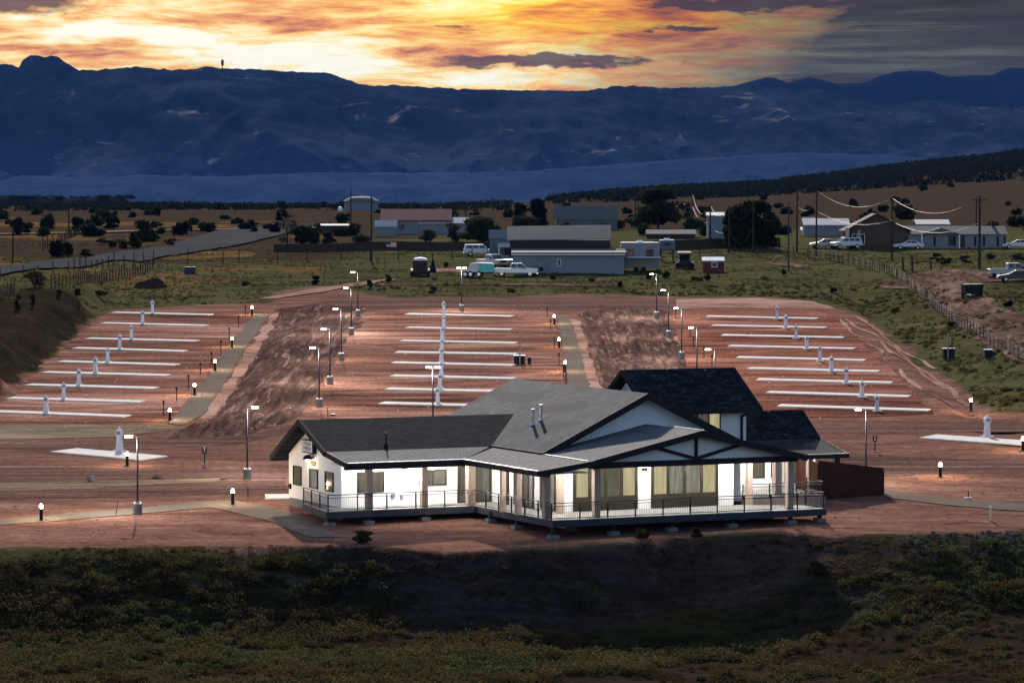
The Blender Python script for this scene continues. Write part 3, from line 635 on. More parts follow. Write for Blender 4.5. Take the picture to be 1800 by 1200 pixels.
range_mesh('hills', [(-500, 330), (-60, 322), (0, 318), (40, 308), (120, 312), (200, 311), (250, 307), (330, 310), (420, 309), (500, 305), (600, 302), (700, 303), (800, 303), (900, 302), (960, 297), (1060, 290), (1200, 279), (1300, 273), (1400, 268), (1500, 270), (1700, 283), (2000, 290), (2300, 300)],
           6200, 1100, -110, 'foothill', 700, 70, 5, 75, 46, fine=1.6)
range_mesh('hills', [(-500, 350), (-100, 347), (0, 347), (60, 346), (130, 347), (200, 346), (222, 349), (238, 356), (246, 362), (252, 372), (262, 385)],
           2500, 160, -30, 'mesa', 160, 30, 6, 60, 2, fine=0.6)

# ------------------------------------------------------------------ the lodge
PH = R(25.5); OW = np.array(at(600, 892, 235.98)); OW = np.array([-11.23, 235.98, 0.0])
lodge = empty('lodge_building', tuple(OW), PH, 'long white lodge with dark shingle roofs, lit porch and wrap-around deck', 'lodge building')
def LW(u, v, z=0): # lodge to world
    return Vector((OW[0]+u*math.cos(PH)-v*math.sin(PH), OW[1]+u*math.sin(PH)+v*math.cos(PH), z))
def lg(u, v): p = LW(u, v); return g1(p.x, p.y)
FL = 0.75
def build_lodge():
    P = lodge
    # foundations and walls
    MB().box(0.03, 11, 0.03, 9.17, -0.9, FL).build('foundation', 'concrete_grey', P)
    MB().prism([(0, FL), (9.2, FL), (9.2, 3.75), (4.8, 6.0), (0.3, 4.2), (0.0, 4.15)], 'x', 0, 11.0).build('wall', 'stucco', P)
    MB().prism([(11.0, FL), (26.4, FL), (26.4, 4.3), (18.9, 7.95), (11.0, 4.2)], 'y', -6.5, 13).build('wall', 'stucco', P)
    MB().box(11.3, 24.3, -9.3, -6.5, FL, 4.25).build('wall', 'stucco', P)
    MB().prism([(0.5, FL-1.2), (7.5, FL-1.2), (7.5, 3.2), (3.5, 5.85), (0.9, 4.0), (0.5, 3.75)], 'x', 26.4, 36.3).build('wall', 'stucco', P)
    MB().prism([(1.0, FL), (7.0, FL), (7.0, 6.75), (4.0, 8.8), (1.0, 6.75)], 'x', 23.6, 31.0).build('wall', 'stucco', P)
    # roofs
    def roof(name, polys, t, mat, uv): 
        m = MB()
        for q in polys: m.slab(q, t)
        return m.build(name, mat, P, roofuv=uv)
    roof('roof', [[(-1, 0.3, 4.42), (14.8, 0.3, 4.42), (14.8, 4.8, 6.28), (-1, 4.8, 6.28)], [(-1, 4.8, 6.28), (14.8, 4.8, 6.28), (14.8, 9.95, 3.5), (-1, 9.95, 3.5)]], 0.2, 'shingle_shaded', (1, 0, 0))
    roof('porch_roof', [[(-0.9, 0.28, 4.43), (-0.9, -3.2, 3.9), (7.4, -3.2, 3.9), (10.9, 0.28, 4.43)]], 0.2, 'shingle_porch', (1, 0, 0))
    roof('porch_roof', [[(7.42, -3.2, 3.9), (7.42, -14.6, 3.92), (11.3, -14.6, 4.45), (11.3, 0.1, 4.45)]], 0.2, 'shingle_porch', (0, 1, 0))
    roof('roof', [[(11.1, -7.4, 4.45), (18.9, -7.4, 8.2), (18.9, 13.4, 8.2), (11.1, 13.4, 4.45)], [(18.9, -7.4, 8.2), (26.7, -7.4, 4.45), (26.7, 13.4, 4.45), (18.9, 13.4, 8.2)]], 0.22, 'shingle_grey', (0, 1, 0))
    roof('porch_roof', [[(11.2, -14.2, 4.38), (19.2, -14.2, 6.12), (19.2, -6.45, 6.12), (11.2, -6.45, 4.38)], [(19.2, -14.2, 6.12), (27.0, -14.2, 4.3), (27.0, -6.45, 4.3), (19.2, -6.45, 6.12)]], 0.2, 'shingle_porch', (0, 1, 0))
    roof('roof', [[(22.85, 0.0, 6.5), (31.6, 0.0, 6.5), (31.6, 4.0, 9.16), (22.85, 4.0, 9.16)], [(22.85, 4.0, 9.16), (31.6, 4.0, 9.16), (31.6, 8.0, 6.5), (22.85, 8.0, 6.5)]], 0.22, 'shingle_shaded', (1, 0, 0))
    roof('roof', [[(31.02, 1.0, 4.2), (36.85, 1.0, 4.2), (36.85, 3.5, 6.06), (31.02, 3.5, 6.06)], [(31.02, 3.5, 6.06), (36.85, 3.5, 6.06), (36.85, 8, 3.1), (31.02, 8, 3.1)]], 0.2, 'shingle_shaded', (1, 0, 0))
    roof('porch_roof', [[(27.3, -2.5, 3.33), (37.1, -2.5, 3.33), (36.85, 0.98, 4.19), (27.3, 0.98, 4.19)]], 0.2, 'shingle_low', (1, 0, 0))
    # rakes, eaves and gutters
    def bars(name, L, mat, wd, ht):
        if name == 'gutter':
            for a, b in L: MB().bar(a, b, wd, ht).build(name, mat, P)
            return
        m = MB()
        for a, b in L: m.bar(a, b, wd, ht)
        m.build(name, mat, P)
    bars('fascia', [((-1.05, 0.3, 4.3), (-1.05, 4.8, 6.16)), ((-1.05, 4.8, 6.16), (-1.05, 9.95, 3.38)), ((-0.95, 0.28, 4.28), (-0.95, -3.2, 3.76)), ((-1.0, -3.27, 3.75), (7.45, -3.27, 3.75)), ((7.35, -3.27, 3.75), (7.35, -14.65, 3.77)), ((7.35, -14.67, 3.77), (11.25, -14.67, 4.30)), ((-1, 10.0, 3.38), (12, 10.0, 3.38))], 'dark_timber', 0.14, 0.36)
    bars('fascia', [((11.05, -7.47, 4.25), (18.9, -7.47, 8.02)), ((18.9, -7.47, 8.02), (26.8, -7.47, 4.25)), ((11.03, -7.4, 4.3), (11.03, 0.3, 4.3)), ((26.75, -7.4, 4.3), (26.75, 5, 4.3))], 'dark_timber', 0.14, 0.42)
    bars('fascia', [((11.1, -14.27, 4.2), (19.2, -14.27, 5.95)), ((19.2, -14.27, 5.95), (27.05, -14.27, 4.12)), ((11.13, -14.2, 4.24), (11.13, -9, 4.24)), ((27.05, -14.2, 4.15), (27.05, -6.5, 4.15))], 'dark_timber', 0.14, 0.4)
    bars('fascia', [((22.75, -0.05, 6.35), (31.7, -0.05, 6.35)), ((22.8, 0, 6.37), (22.8, 4.0, 9.03)), ((22.8, 4.0, 9.03), (22.8, 8.0, 6.37)), ((31.65, 0, 6.37), (31.65, 4.0, 9.03)), ((31.65, 4.0, 9.03), (31.65, 8.0, 6.37))], 'dark_timber', 0.14, 0.3)
    bars('fascia', [((27.2, -2.57, 3.19), (37.2, -2.57, 3.19)), ((37.13, -2.5, 3.2), (36.92, 1.0, 4.06)), ((36.92, 1.0, 4.06), (36.92, 3.5, 5.92))], 'dark_timber', 0.14, 0.3)
    bars('gutter', [((-0.95, -3.36, 3.93), (7.4, -3.36, 3.93)), ((7.27, -3.36, 3.93), (7.27, -14.6, 3.95)), ((11.02, -14.2, 4.43), (11.02, -8.0, 4.43)), ((27.3, -2.66, 3.36), (37.2, -2.66, 3.36)), ((19.3, -14.36, 6.15), (19.3, -9.5, 6.15))], 'drip_metal', 0.06, 0.06)
    bars('downspout', [((30.6, 0.9, 5.95), (30.6, 0.9, 4.2)), ((30.85, 0.1, 6.3), (30.6, 0.9, 5.9))], 'bronze_frame', 0.14, 0.14)
    # the truss gable over the front porch
    MB().prism([(11.9, 4.22), (26.4, 4.22), (19.2, 5.88)], 'y', -13.42, -13.3).build('gable_panel', 'stucco', P)
    MB().box(11.5, 26.7, -13.62, -13.25, 3.86, 4.24).build('beam', 'dark_timber', P)
    bars('truss', [((19.2, -13.5, 4.2), (19.2, -13.5, 5.95)), ((19.2, -13.5, 4.28), (16.0, -13.5, 5.15)), ((19.2, -13.5, 4.28), (22.6, -13.5, 5.12))], 'dark_timber', 0.16, 0.2)
    MB().bar((-1, -2.9, 3.6), (8.6, -2.9, 3.6), 0.2, 0.3).bar((8.3, -2.9, 3.6), (8.3, -14.1, 3.62), 0.2, 0.3).build('beam', 'dark_timber', P)
    # soffits
    MB().box(-0.7, 8.4, -3.1, 0, 3.66, 3.7).box(8.42, 11.2, -14.2, 0, 3.66, 3.7).build('soffit', 'stucco', P)
    MB().box(11.3, 26.5, -13.2, -9.3, 4.06, 4.1).build('soffit', 'stucco', P)
    MB().box(27.5, 36.8, -2.4, 0.5, 3.1, 3.13).build('soffit', 'stucco', P)
    # deck
    MB().prism([(-2.0, -2.4), (8.6, -2.4), (8.6, -14.2), (28.5, -14.2), (28.5, -11.6), (24.6, -9.2), (11.0, -9.2), (11.0, 0), (0, 0), (0, 4.3), (-1.0, 4.3)], 'z', FL-0.12, FL).build('deck', 'deck_board', P)
    rim = [(-1.0, 4.3), (-2.0, -2.4), (8.6, -2.4), (8.6, -14.2), (28.5, -14.2), (28.5, -11.6), (24.6, -9.2)]
    m = MB()
    for a, b in zip(rim, rim[1:]): m.bar((*a, FL-0.24), (*b, FL-0.24), 0.1, 0.42)
    m.build('deck_rim', 'fascia_blue', P)
    MB().prism([(26.4, -6.5), (32.9, -6.5), (33.6, -3.0), (36.3, -2.6), (36.3, 0.5), (26.4, 0.5)], 'z', FL-0.1, FL+0.02).build('side_landing', 'deck_board', P)
    MB().bar((26.4, -6.58, FL-0.22), (32.9, -6.58, FL-0.22), 0.12, 0.56).bar((32.95, -6.5, FL-0.22), (33.65, -3, FL-0.22), 0.12, 0.56).build('deck_rim', 'brown_timber', P)
    for (u, v) in ((8.7, -13.9), (13, -13.9), (17.2, -13.9), (21.6, -13.9), (26.0, -13.9), (28.2, -13.9), (8.7, -8.6), (8.5, -5), (5, -2.2), (1, -2.2), (-1.7, -2.1), (11.5, -11), (19, -11), (24, -11), (32.6, -6.3), (28, -6.3)):
        z = lg(u, v); s = MB().cbox((u, v, (z+FL-0.2)/2), (0.22, 0.22, FL-0.2-z+0.05)).build('deck_pier', 'dark_timber', P)
        MB().cbox((u, v, z+0.08), (0.62, 0.62, 0.34)).build('footing', 'concrete_grey', s)
    # timber posts
    for (u, v, zt, wd) in ((1.1, -2.0, 3.6, .42), (5.05, -2.0, 3.6, .42), (8.35, -2.2, 3.6, .5), (8.3, -7.3, 3.6, .3), (8.3, -9.6, 3.6, .34), (8.6, -13.1, 3.6, .42), (12.0, -13.4, 3.88, .42), (26.2, -13.4, 3.88, .42), (11.0, -10.2, 4.0, .36), (25.3, -9.6, 4.0, .36), (29.4, -2.3, 3.1, .36), (31.6, -2.3, 3.1, .5), (34.2, -2.3, 3.1, .36)):
        MB().cbox((u, v, (zt+FL)/2), (wd, wd, zt-FL)).build('timber_post', 'brown_timber', P)
    MB().cbox((36.3, -2.3, 1.6), (0.42, 0.42, 3.2)).build('timber_post', 'dark_timber', P)
    # railings
    def rail(a, b, name='railing'):
        a = Vector((*a, FL)); b = Vector((*b, FL)); L = (b-a).length; n = max(1, round(L/1.9)); up = Vector((0, 0, 1))
        m = MB()
        for k in range(n+1):
            p = a+(b-a)*k/n; m.cbox(p+up*0.53, (0.07, 0.07, 1.06))
        m.bar(a+up*1.06, b+up*1.06, 0.07, 0.05).bar(a+up*0.88, b+up*0.88, 0.04, 0.04).bar(a+up*0.1, b+up*0.1, 0.04, 0.04)
        o = m.build(name, 'black_metal', P)
        m2 = MB(); q = int(L/0.13)
        for k in range(1, q): p = a+(b-a)*k/q; m2.tube(p+up*0.1, p+up*0.88, 0.009, n=4, cap=False)
        m2.build('baluster', 'black_metal', o)
    for a, b in (((-0.95, 4.25), (-1.9, -2.3)), ((-1.9, -2.3), (8.5, -2.3)), ((8.5, -2.3), (8.5, -14.1)), ((8.5, -14.1), (28.4, -14.1)), ((28.4, -14.1), (28.4, -11.7)), ((26.6, -6.45), (32.8, -6.45)), ((32.8, -6.45), (33.5, -3.1))): rail(a, b)
    # windows and glazed doors:  panel(origin, direction, width, height, panes)
    def glaz(name, p, d, wd, z0, z1, panes, fr=0.09, mats=('pane_dim',), fm='bronze_frame', kick=0):
        d = Vector((*d, 0)).normalized(); nrm = Vector((d.y, -d.x, 0)); p = Vector((*p, 0))
        def bx(a, b, za, zb, t0, t1):
            vs = []
            for z in (za, zb):
                for s_, t_ in ((a, t0), (b, t0), (b, t1), (a, t1)): vs.append(p+d*s_+nrm*t_+Vector((0, 0, z)))
            return vs
        FC = [(0, 3, 2, 1), (4, 5, 6, 7), (0, 1, 5, 4), (1, 2, 6, 5), (2, 3, 7, 6), (3, 0, 4, 7)]
        m = MB(); m.add(bx(0, wd, z0, z0+fr+kick, 0, .09), FC).add(bx(0, wd, z1-fr, z1, 0, .09), FC)
        pw = wd/panes
        for k in range(panes+1):
            c = min(max(k*pw, fr*0.6), wd-fr*0.6); m.add(bx(c-fr*0.6, c+fr*0.6, z0+fr+kick, z1-fr, 0, .085), FC)
        f = m.build(name, fm, P)
        for k in range(panes):
            MB().add(bx(k*pw+fr*0.62, (k+1)*pw-fr*0.62, z0+fr+kick, z1-fr, 0.004, 0.03), FC).build('pane', mats[k % len(mats)], f)
        return f
    W = glaz
    for v1, mt in ((8.3, 'pane_dim'), (5.4, 'pane_curtain'), (2.7, 'pane_dim')): W('window', (0, v1), (0, -1), 1.4, 1.68, 2.98, 1, .07, (mt,))
    W('window', (1.15, 0), (1, 0), 1.9, 1.72, 3.05, 2, .08, ('pane_dim', 'pane_dim')); W('window', (5.6, 0), (1, 0), 2.0, 2.0, 3.05, 2, .08, ('pane_dim', 'pane_curtain'))
    W('door', (8.4, 0), (1, 0), 1.1, FL, 3.2, 1, .12, ('pane_dim',)); W('door', (9.6, 0), (1, 0), 1.3, FL, 3.3, 1, .12, ('pane_dim',))
    W('door', (11.0, -1.6), (0, -1), 1.0, FL, 3.3, 1, .12, ('pane_dim',)); W('window', (11.0, -3.4), (0, -1), 0.8, FL+.1, 3.3, 1, .1, ('pane_dim',))
    W('door', (11.0, -4.7), (0, -1), 1.7, FL, 3.4, 2, .12, ('pane_dim', 'pane_dim')); W('window', (11.3, -6.8), (0, -1), 2.2, FL+.1, 3.4, 2, .1, ('pane_dim', 'pane_curtain'))
    W('door', (12.4, -9.3), (1, 0), 4.7, FL+.02, 3.72, 4, .17, ('pane_warm', 'pane_dim', 'pane_dim', 'pane_warm'), kick=.75)
    W('door', (18.1, -9.3), (1, 0), 5.0, FL+.02, 3.78, 4, .17, ('pane_warm', 'pane_curtain', 'pane_curtain', 'pane_warm'), kick=.75)
    W('window', (31.2, 0.5), (1, 0), 1.0, 1.6, 3.0, 1, .08, ('pane_dim',)); W('window', (32.7, 0.5), (1, 0), 0.75, 1.6, 3.0, 1, .08, ('pane_warm',)); W('window', (33.8, 0.5), (1, 0), 1.2, 1.2, 3.0, 2, .08, ('pane_warm', 'pane_dim'))
    W('window', (27.1, 1.0), (1, 0), 1.85, 4.75, 6.2, 2, .07, ('pane_dim', 'pane_warm'))
    # sign, sconce and numbers on the gable
    sb = MB().box(-0.28, -0.02, 4.25, 6.15, 4.02, 4.92).build('sign_box', 'black_metal', P)
    MB().box(-0.295, -0.281, 4.33, 6.07, 4.09, 4.85).build('sign_face', 'sign_white', sb)
    def text(body, size, p, mat, name, par, rz=-math.pi/2, ext=0.004, sx=1.0):
        cu = bpy.data.curves.new(name, 'FONT'); cu.body = body; cu.size = size; cu.extrude = ext; cu.align_x = 'CENTER'; cu.align_y = 'CENTER'; cu.offset = size*0.012
        tmp = bpy.data.objects.new(name, cu); col.objects.link(tmp); dg = bpy.context.evaluated_depsgraph_get()
        me = bpy.data.meshes.new_from_object(tmp.evaluated_get(dg)); bpy.data.objects.remove(tmp)
        me.materials.clear(); me.materials.append(M[mat]); o = bpy.data.objects.new(name, me); col.objects.link(o)
        o.parent = par; o.location = p; o.rotation_euler = (math.pi/2, 0, rz); o.scale = (sx, 1, 1); return o
    globals()['text'] = text
    text('CEDAR', 0.33, (-0.30, 5.2, 4.66), 'sign_ink', 'lettering', sb, sx=1.25); text('RANCH', 0.33, (-0.30, 5.2, 4.36), 'sign_ink', 'lettering', sb, sx=1.15)
    MB().box(-0.303, -0.296, 4.38, 6.02, 4.21, 4.225).box(-0.303, -0.296, 4.6, 5.8, 4.13, 4.16).build('sign_rule', 'sign_ink', sb)
    text('4509', 0.46, (-0.03, 4.85, 3.33), 'number_bronze', 'house_number', P, ext=0.02, sx=1.0)
    sc_ = MB().lathe([(0.32, 0), (0.32, 0.05), (0.26, 0.2), (0.12, 0.3), (0.04, 0.32)], 14, (-0.35, 5.0, 3.62)).bar((-0.35, 5.0, 3.9), (0, 5.0, 3.95), 0.05, 0.05).build('wall_sconce', 'black_metal', P)
    MB().lathe([(0.12, -0.02), (0.15, 0.04), (0.1, 0.1)], 10, (-0.35, 5.0, 3.56)).build('bulb', 'soffit_glow', sc_)
    def lamp(p, power, colr=(1, .86, .66), r=0.12, parent=P):
        l = bpy.data.lights.new('lamp_light', 'POINT'); l.energy = power; l.color = colr; l.shadow_soft_size = r
        o = bpy.data.objects.new('lamp_light', l); col.objects.link(o); o.parent = parent; o.location = p
    lamp((-0.6, 5.0, 3.42), 40, (1, .78, .5))
    for (u, v, z, p) in ((1.9, -1.5, 3.66, 75), (4.2, -1.5, 3.66, 60), (6.8, -1.5, 3.66, 75), (9.7, -2.4, 3.66, 45), (9.7, -5.2, 3.66, 45), (9.7, -8.6, 3.66, 45), (10.2, -12, 3.66, 60), (13.5, -11.4, 4.06, 75), (17.6, -11.2, 4.06, 85), (21.6, -11.2, 4.06, 75), (25.0, -11.2, 4.06, 75), (29.2, -1.2, 3.1, 45), (31.6, -1.2, 3.1, 45), (34.6, -1.2, 3.1, 45)):
        s = MB().lathe([(0.13, -0.05), (0.15, 0)], 12, (u, v, z)).build('soffit_light', 'soffit_glow', P); lamp((u, v, z-0.22), p*4.2, (1, .93, .86), 0.15, P)
    # fixtures on walls and roofs
    MB().box(4.3, 4.75, -0.14, -0.01, 3.18, 3.4).build('wall_light', 'bronze_frame', P); MB().box(17.4, 17.8, -9.44, -9.31, 3.25, 3.45).build('wall_light', 'bronze_frame', P)
    MB().box(3.55, 3.8, -0.1, -0.01, 1.3, 1.55).box(4.2, 4.4, -0.08, -0.01, 1.2, 1.4).build('outlet_box', 'grey_siding', P)
    MB().box(-0.12, -0.01, 8.75, 9.0, 1.35, 1.7).build('meter_box', 'black_metal', P)
    for (u, v, z, h, mt) in ((3.6, 0.9, 4.7, 0.85, 'black_metal'), (28.6, 2.6, 8.2, 0.9, 'black_metal'), (25.6, 2.6, 8.2, 1.0, 'black_metal'), (33.6, 2.4, 5.25, 0.8, 'black_metal')):
        MB().tube((u, v, z-0.1), (u, v, z+h), 0.055, n=8).lathe([(0.16, 0), (0.07, 0.16)], 10, (u, v, z)).build('vent_pipe', mt, P)
    for u, v in ((14.0, 0.0), (14.6, 0.0)):
        z = 4.45+(u-11.1)*0.4808; MB().tube((u, v, z-0.1), (u, v, z+1.0), 0.10, n=10).lathe([(0.2, -0.05), (0.1, 0.18)], 10, (u, v, z)).lathe([(0.12, 0), (0.12, 0.08)], 10, (u, v, z+0.98)).build('vent_pipe', 'drip_metal', P)
build_lodge()
# board fence beside the lodge
def build_board_fence():
    a = pl(1438, 879); b = pl(1553, 869); o = empty('board_fence', (a[0], a[1], a[2]), 0, 'dark brown vertical board fence with sloping top at the right end of the lodge', 'fence')
    d = Vector((b[0]-a[0], b[1]-a[1], 0)); L = d.length; d.normalize(); n = int(L/0.15); m = MB()
    for k in range(n):
        p = d*(k+0.5)*L/n; h = 2.75-0.9*k/n; z = SL*p.y; nr = Vector((-d.y, d.x, 0))
        for_ = p+Vector((0, 0, z+h/2)); q = 0.07; vs = []
        for zz in (z, z+h):
            for sx, sy in ((-1, -1), (1, -1), (1, 1), (-1, 1)): vs.append(p+d*sx*q+nr*(sy*0.012+random.uniform(-.004, .004))+Vector((0, 0, zz)))
        m.add(vs, [(0, 3, 2, 1), (4, 5, 6, 7), (0, 1, 5, 4), (1, 2, 6, 5), (2, 3, 7, 6), (3, 0, 4, 7)])
    m.build('board_panel', 'fence_brown', o)
    for k in range(4):
        p = d*L*k/3; MB().cbox((p.x, p.y+0.12, SL*p.y+1.2-0.12*k), (0.12, 0.12, 2.5-0.3*k)).build('fence_post', 'fence_brown', o)
    e = pl(1400, 866); m = MB()   # return side towards the building
    q = Vector((e[0]-a[0], e[1]-a[1], 0)); m.bar((0, 0, 1.3), (q.x, q.y, 1.3), 0.05, 2.6); m.build('return_panel', 'fence_brown', o)
build_board_fence()

# ------------------------------------------------------------------ concrete pads
def pad(xl, yl, xr, yr, wd, label, group):
    a, b = pl(xl, yl), pl(xr, yr); c = (a+b)/2; d = (b-a)[:2]; L = np.linalg.norm(d); d /= L; n = np.array([-d[1], d[0]])
    # the given tips are the near-left and far-right corners in the long thin outline
    vs = []
    for z in (0.02, 0.11):
        for s, t in ((-1, -1), (1, -1), (1, 1), (-1, 1)):
            q = d*s*L/2+n*t*wd/2; vs.append((q[0], q[1], SL*q[1]+z))
    m = MB().add(vs, [(0, 3, 2, 1), (4, 5, 6, 7), (0, 1, 5, 4), (1, 2, 6, 5), (2, 3, 7, 6), (3, 0, 4, 7)])
    tag(m.build('concrete_pad', 'concrete', None, (c[0], c[1], c[2])), label, 'concrete pad', group)
LP = [(200, 550, 371, 554), (181, 568.5, 362.5, 573), (154, 595.5, 346, 600), (132, 612.5, 325, 618), (106, 636, 311, 642), (79, 655, 294, 660.5), (50, 677, 274, 683), (17, 700.5, 249, 707), (-8, 724, 224, 732.5)]
MP = [(715, 552.5, 901, 556.5), (716.5, 576, 898, 580), (706, 599.5, 906.5, 603.5), (697, 619.5, 908, 623), (691, 638, 903, 642.5), (690, 661, 904, 666), (680.5, 684, 897, 689), (671, 709, 893, 715)]
RP = [(1243, 556.5, 1437, 560.5), (1253, 572.5, 1452, 576.5), (1270, 589.5, 1483, 594), (1282, 608.5, 1502, 613.5), (1297, 628.5, 1521, 634), (1317, 648, 1545, 653.5), (1332, 667.5, 1568, 673.5), (1350, 690, 1599, 697.5), (1370, 713.5, 1633, 722)]
nm_ = lambda k, n: 'farthest' if k == 0 else 'nearest' if k == n-1 else ORD[k]+' from the far end'
for L_, nm in ((LP, 'left'), (MP, 'middle'), (RP, 'right')):
    for k, q in enumerate(L_):
        pad(*q, 1.75, f'white concrete pad, {nm_(k, len(L_))} in the row on the {nm} red lot', f'concrete pads on the {nm} lot')
pad(112, 792.5, 272, 806.5, 3.0, 'short white concrete pad beside the lone pedestal near the lamp left of the lodge', 'pads near the lodge')
pad(1632, 768, 1850, 783, 3.0, 'broad white concrete pad near the right edge beside a lone pedestal', 'pads near the lodge')
pad(466, 874, 520, 873.5, 2.2, 'white concrete slab partly hidden behind the left gable of the lodge', 'pads near the lodge')

# ------------------------------------------------------------------ utility pedestals
def make_pedestal():
    t = empty('utility_pedestal', (0, 0, 0))
    MB().box(-0.36, 0.36, -0.3, 0.3, 0, 0.07).build('pedestal_base', 'concrete', t)
    MB().add([(-.19, -.19, .06), (.19, -.19, .06), (.19, .19, .06), (-.19, .19, .06), (-.13, -.14, .85), (.13, -.14, .85), (.13, .14, .85), (-.13, .14, .85), (-.19, -.17, .98), (.19, -.17, .98), (.19, .17, .98), (-.19, .17, .98), (-.19, -.17, 1.24), (.19, -.17, 1.24), (.19, .17, 1.24), (-.19, .17, 1.24)],
             [(0, 3, 2, 1)]+[(j*4+k, j*4+(k+1) % 4, j*4+4+(k+1) % 4, j*4+4+k) for j in range(3) for k in range(4)]+[(12, 13, 14, 15)]).build('pedestal_body', 'white_pvc', t)
    MB().add([(-.22, -.2, 1.22), (.22, -.2, 1.22), (.22, .2, 1.22), (-.22, .2, 1.22), (-.08, -.06, 1.38), (.08, -.06, 1.38), (.08, .06, 1.38), (-.08, .06, 1.38)],
             [(0, 3, 2, 1), (4, 5, 6, 7)]+[(k, (k+1) % 4, 4+(k+1) % 4, 4+k) for k in range(4)]).tube((0, 0, 1.36), (0, 0, 1.5), .035, n=8).build('pedestal_cap', 'white_paint', t)
    MB().box(-.13, .13, -.185, -.173, 1.02, 1.2).build('outlet_cover', 'grey_siding', t)
    return t
ped = make_pedestal(); used = [0]
def place(proto, flag, p, rz=0, label=None, cat=None, group=None, s=1.0):
    o = proto if not flag[0] else copy_tree(proto); flag[0] = 1
    k_ = cat == 'utility pedestal'; o.location = (p[0], p[1], p[2]); o.rotation_euler = (0, 0, rz+(random.uniform(-.35, .35) if k_ else 0)); o.scale = (s, s, s*(random.uniform(.93, 1.07) if k_ else 1)); tag(o, label, cat, group); return o
LQ = [(268, 551), (250.5, 569.4), (231, 596), (210.5, 612.5), (189, 636), (168, 654.5), (138.6, 676.4), (112, 700.5), (81.4, 724.5)]
MQ = [(780, 552.7), (780, 576), (777.4, 599.3), (777, 618.5), (776, 637), (775.7, 660.7), (773.4, 683), (769.4, 708.6)]
RQ = [(1365.7, 561), (1381.3, 577), (1399.3, 595), (1418, 613.5), (1441.3, 635), (1461.3, 653.5), (1487.7, 674), (1515, 698.5), (1541.7, 722.8)]
for L_, nm in ((LQ, 'left'), (MQ, 'middle'), (RQ, 'right')):
    for k, q in enumerate(L_):
        place(ped, used, pl(*q), 0, f'white utility pedestal beside the pad {nm_(k, len(L_))} on the {nm} lot', 'utility pedestal', 'utility pedestals beside the parking pads', 1.04)
place(ped, used, pl(210, 792.5), 0, 'white tapered utility pedestal standing alone beside the short pad left of the lodge', 'utility pedestal', 'utility pedestals beside the parking pads', 1.2)
place(ped, used, pl(1735, 767.5), 0, 'white tapered utility pedestal at the broad pad near the right edge of the photo', 'utility pedestal', 'utility pedestals beside the parking pads', 1.25)

# ------------------------------------------------------------------ street lamps
def make_lamp(head):
    t = empty('street_lamp', (0, 0, 0))
    MB().lathe([(0.30, -0.2), (0.30, 0.72), (0.27, 0.76)], 14).build('concrete_base', 'concrete_grey', t)
    p = MB().lathe([(0.18, 0.76), (0.18, 0.86), (0.07, 0.9), (0.06, 5.15)], 10).build('pole', 'black_metal', t)
    MB().cbox((0, 0, 0.78), (0.42, 0.42, 0.05)).build('base_plate', 'drip_metal', p)
    h = MB()
    xs = (-1,) if head == 'left' else (1,) if head == 'right' else (-0.6, 0.6)
    for s in xs:
        h.bar((0, 0, 5.12), (s*0.3, 0, 5.2), 0.08, 0.08); h.cbox((s*0.55, 0, 5.24), (0.62, 0.34, 0.10))
    h = h.build('lamp_head', 'black_metal', t)
    for s in xs: MB().cbox((s*0.58, 0, 5.165), (0.44, 0.28, 0.05)).box(s*.58-.22, s*.58+.22, -.185, -.172, 5.16, 5.23).build('lens', 'lamp_white', h)
    l = bpy.data.lights.new('lamp_light', 'POINT'); l.energy = 1300; l.color = (1, .93, .82); l.shadow_soft_size = 0.2
    o = bpy.data.objects.new('lamp_light', l); col.objects.link(o); o.parent = t; o.location = (xs[0]*0.85, -0.2, 4.6)
    return t
lampL, lampR, lampB = make_lamp('left'), make_lamp('right'), make_lamp('both'); uL, uR, uB = [0], [0], [0]
Gp = 'street lamps of the park'
for k, q in enumerate(((629, 556), (617.5, 589), (600, 634), (580, 676), (561, 716))):
    place(lampL, uL, pl(*q), 0, f'lit street lamp, {nm_(k, 5)} in the row left of the middle lot', 'street lamp', Gp)
for k, q in enumerate(((1154, 560), (1175, 594), (1198, 632), (1225, 673), (1256, 719))):
    place(lampL, uL, pl(*q), 0, f'lit street lamp, {nm_(k, 5)} in the row beside the right lot', 'street lamp', Gp)
place(lampL, uL, pl(242, 904), 0, 'tall black street lamp nearest the viewer, left of the lodge by the gravel path', 'street lamp', Gp)
place(lampL, uL, pl(1522, 846), 0, 'black street lamp rising behind the brown board fence right of the lodge', 'street lamp', Gp)
place(lampR, uR, pl(434.7, 842), 0, 'black street lamp with its head to the right, beside the lodge left gable', 'street lamp', Gp)
place(lampB, uB, pl(761, 757), 0, 'black twin headed street lamp rising behind the low dark roof of the lodge', 'street lamp', Gp)
o = place(lampB, uB, pl(811.5, 547), 0, 'black street lamp standing alone at the far edge of the middle lot', 'street lamp', Gp)

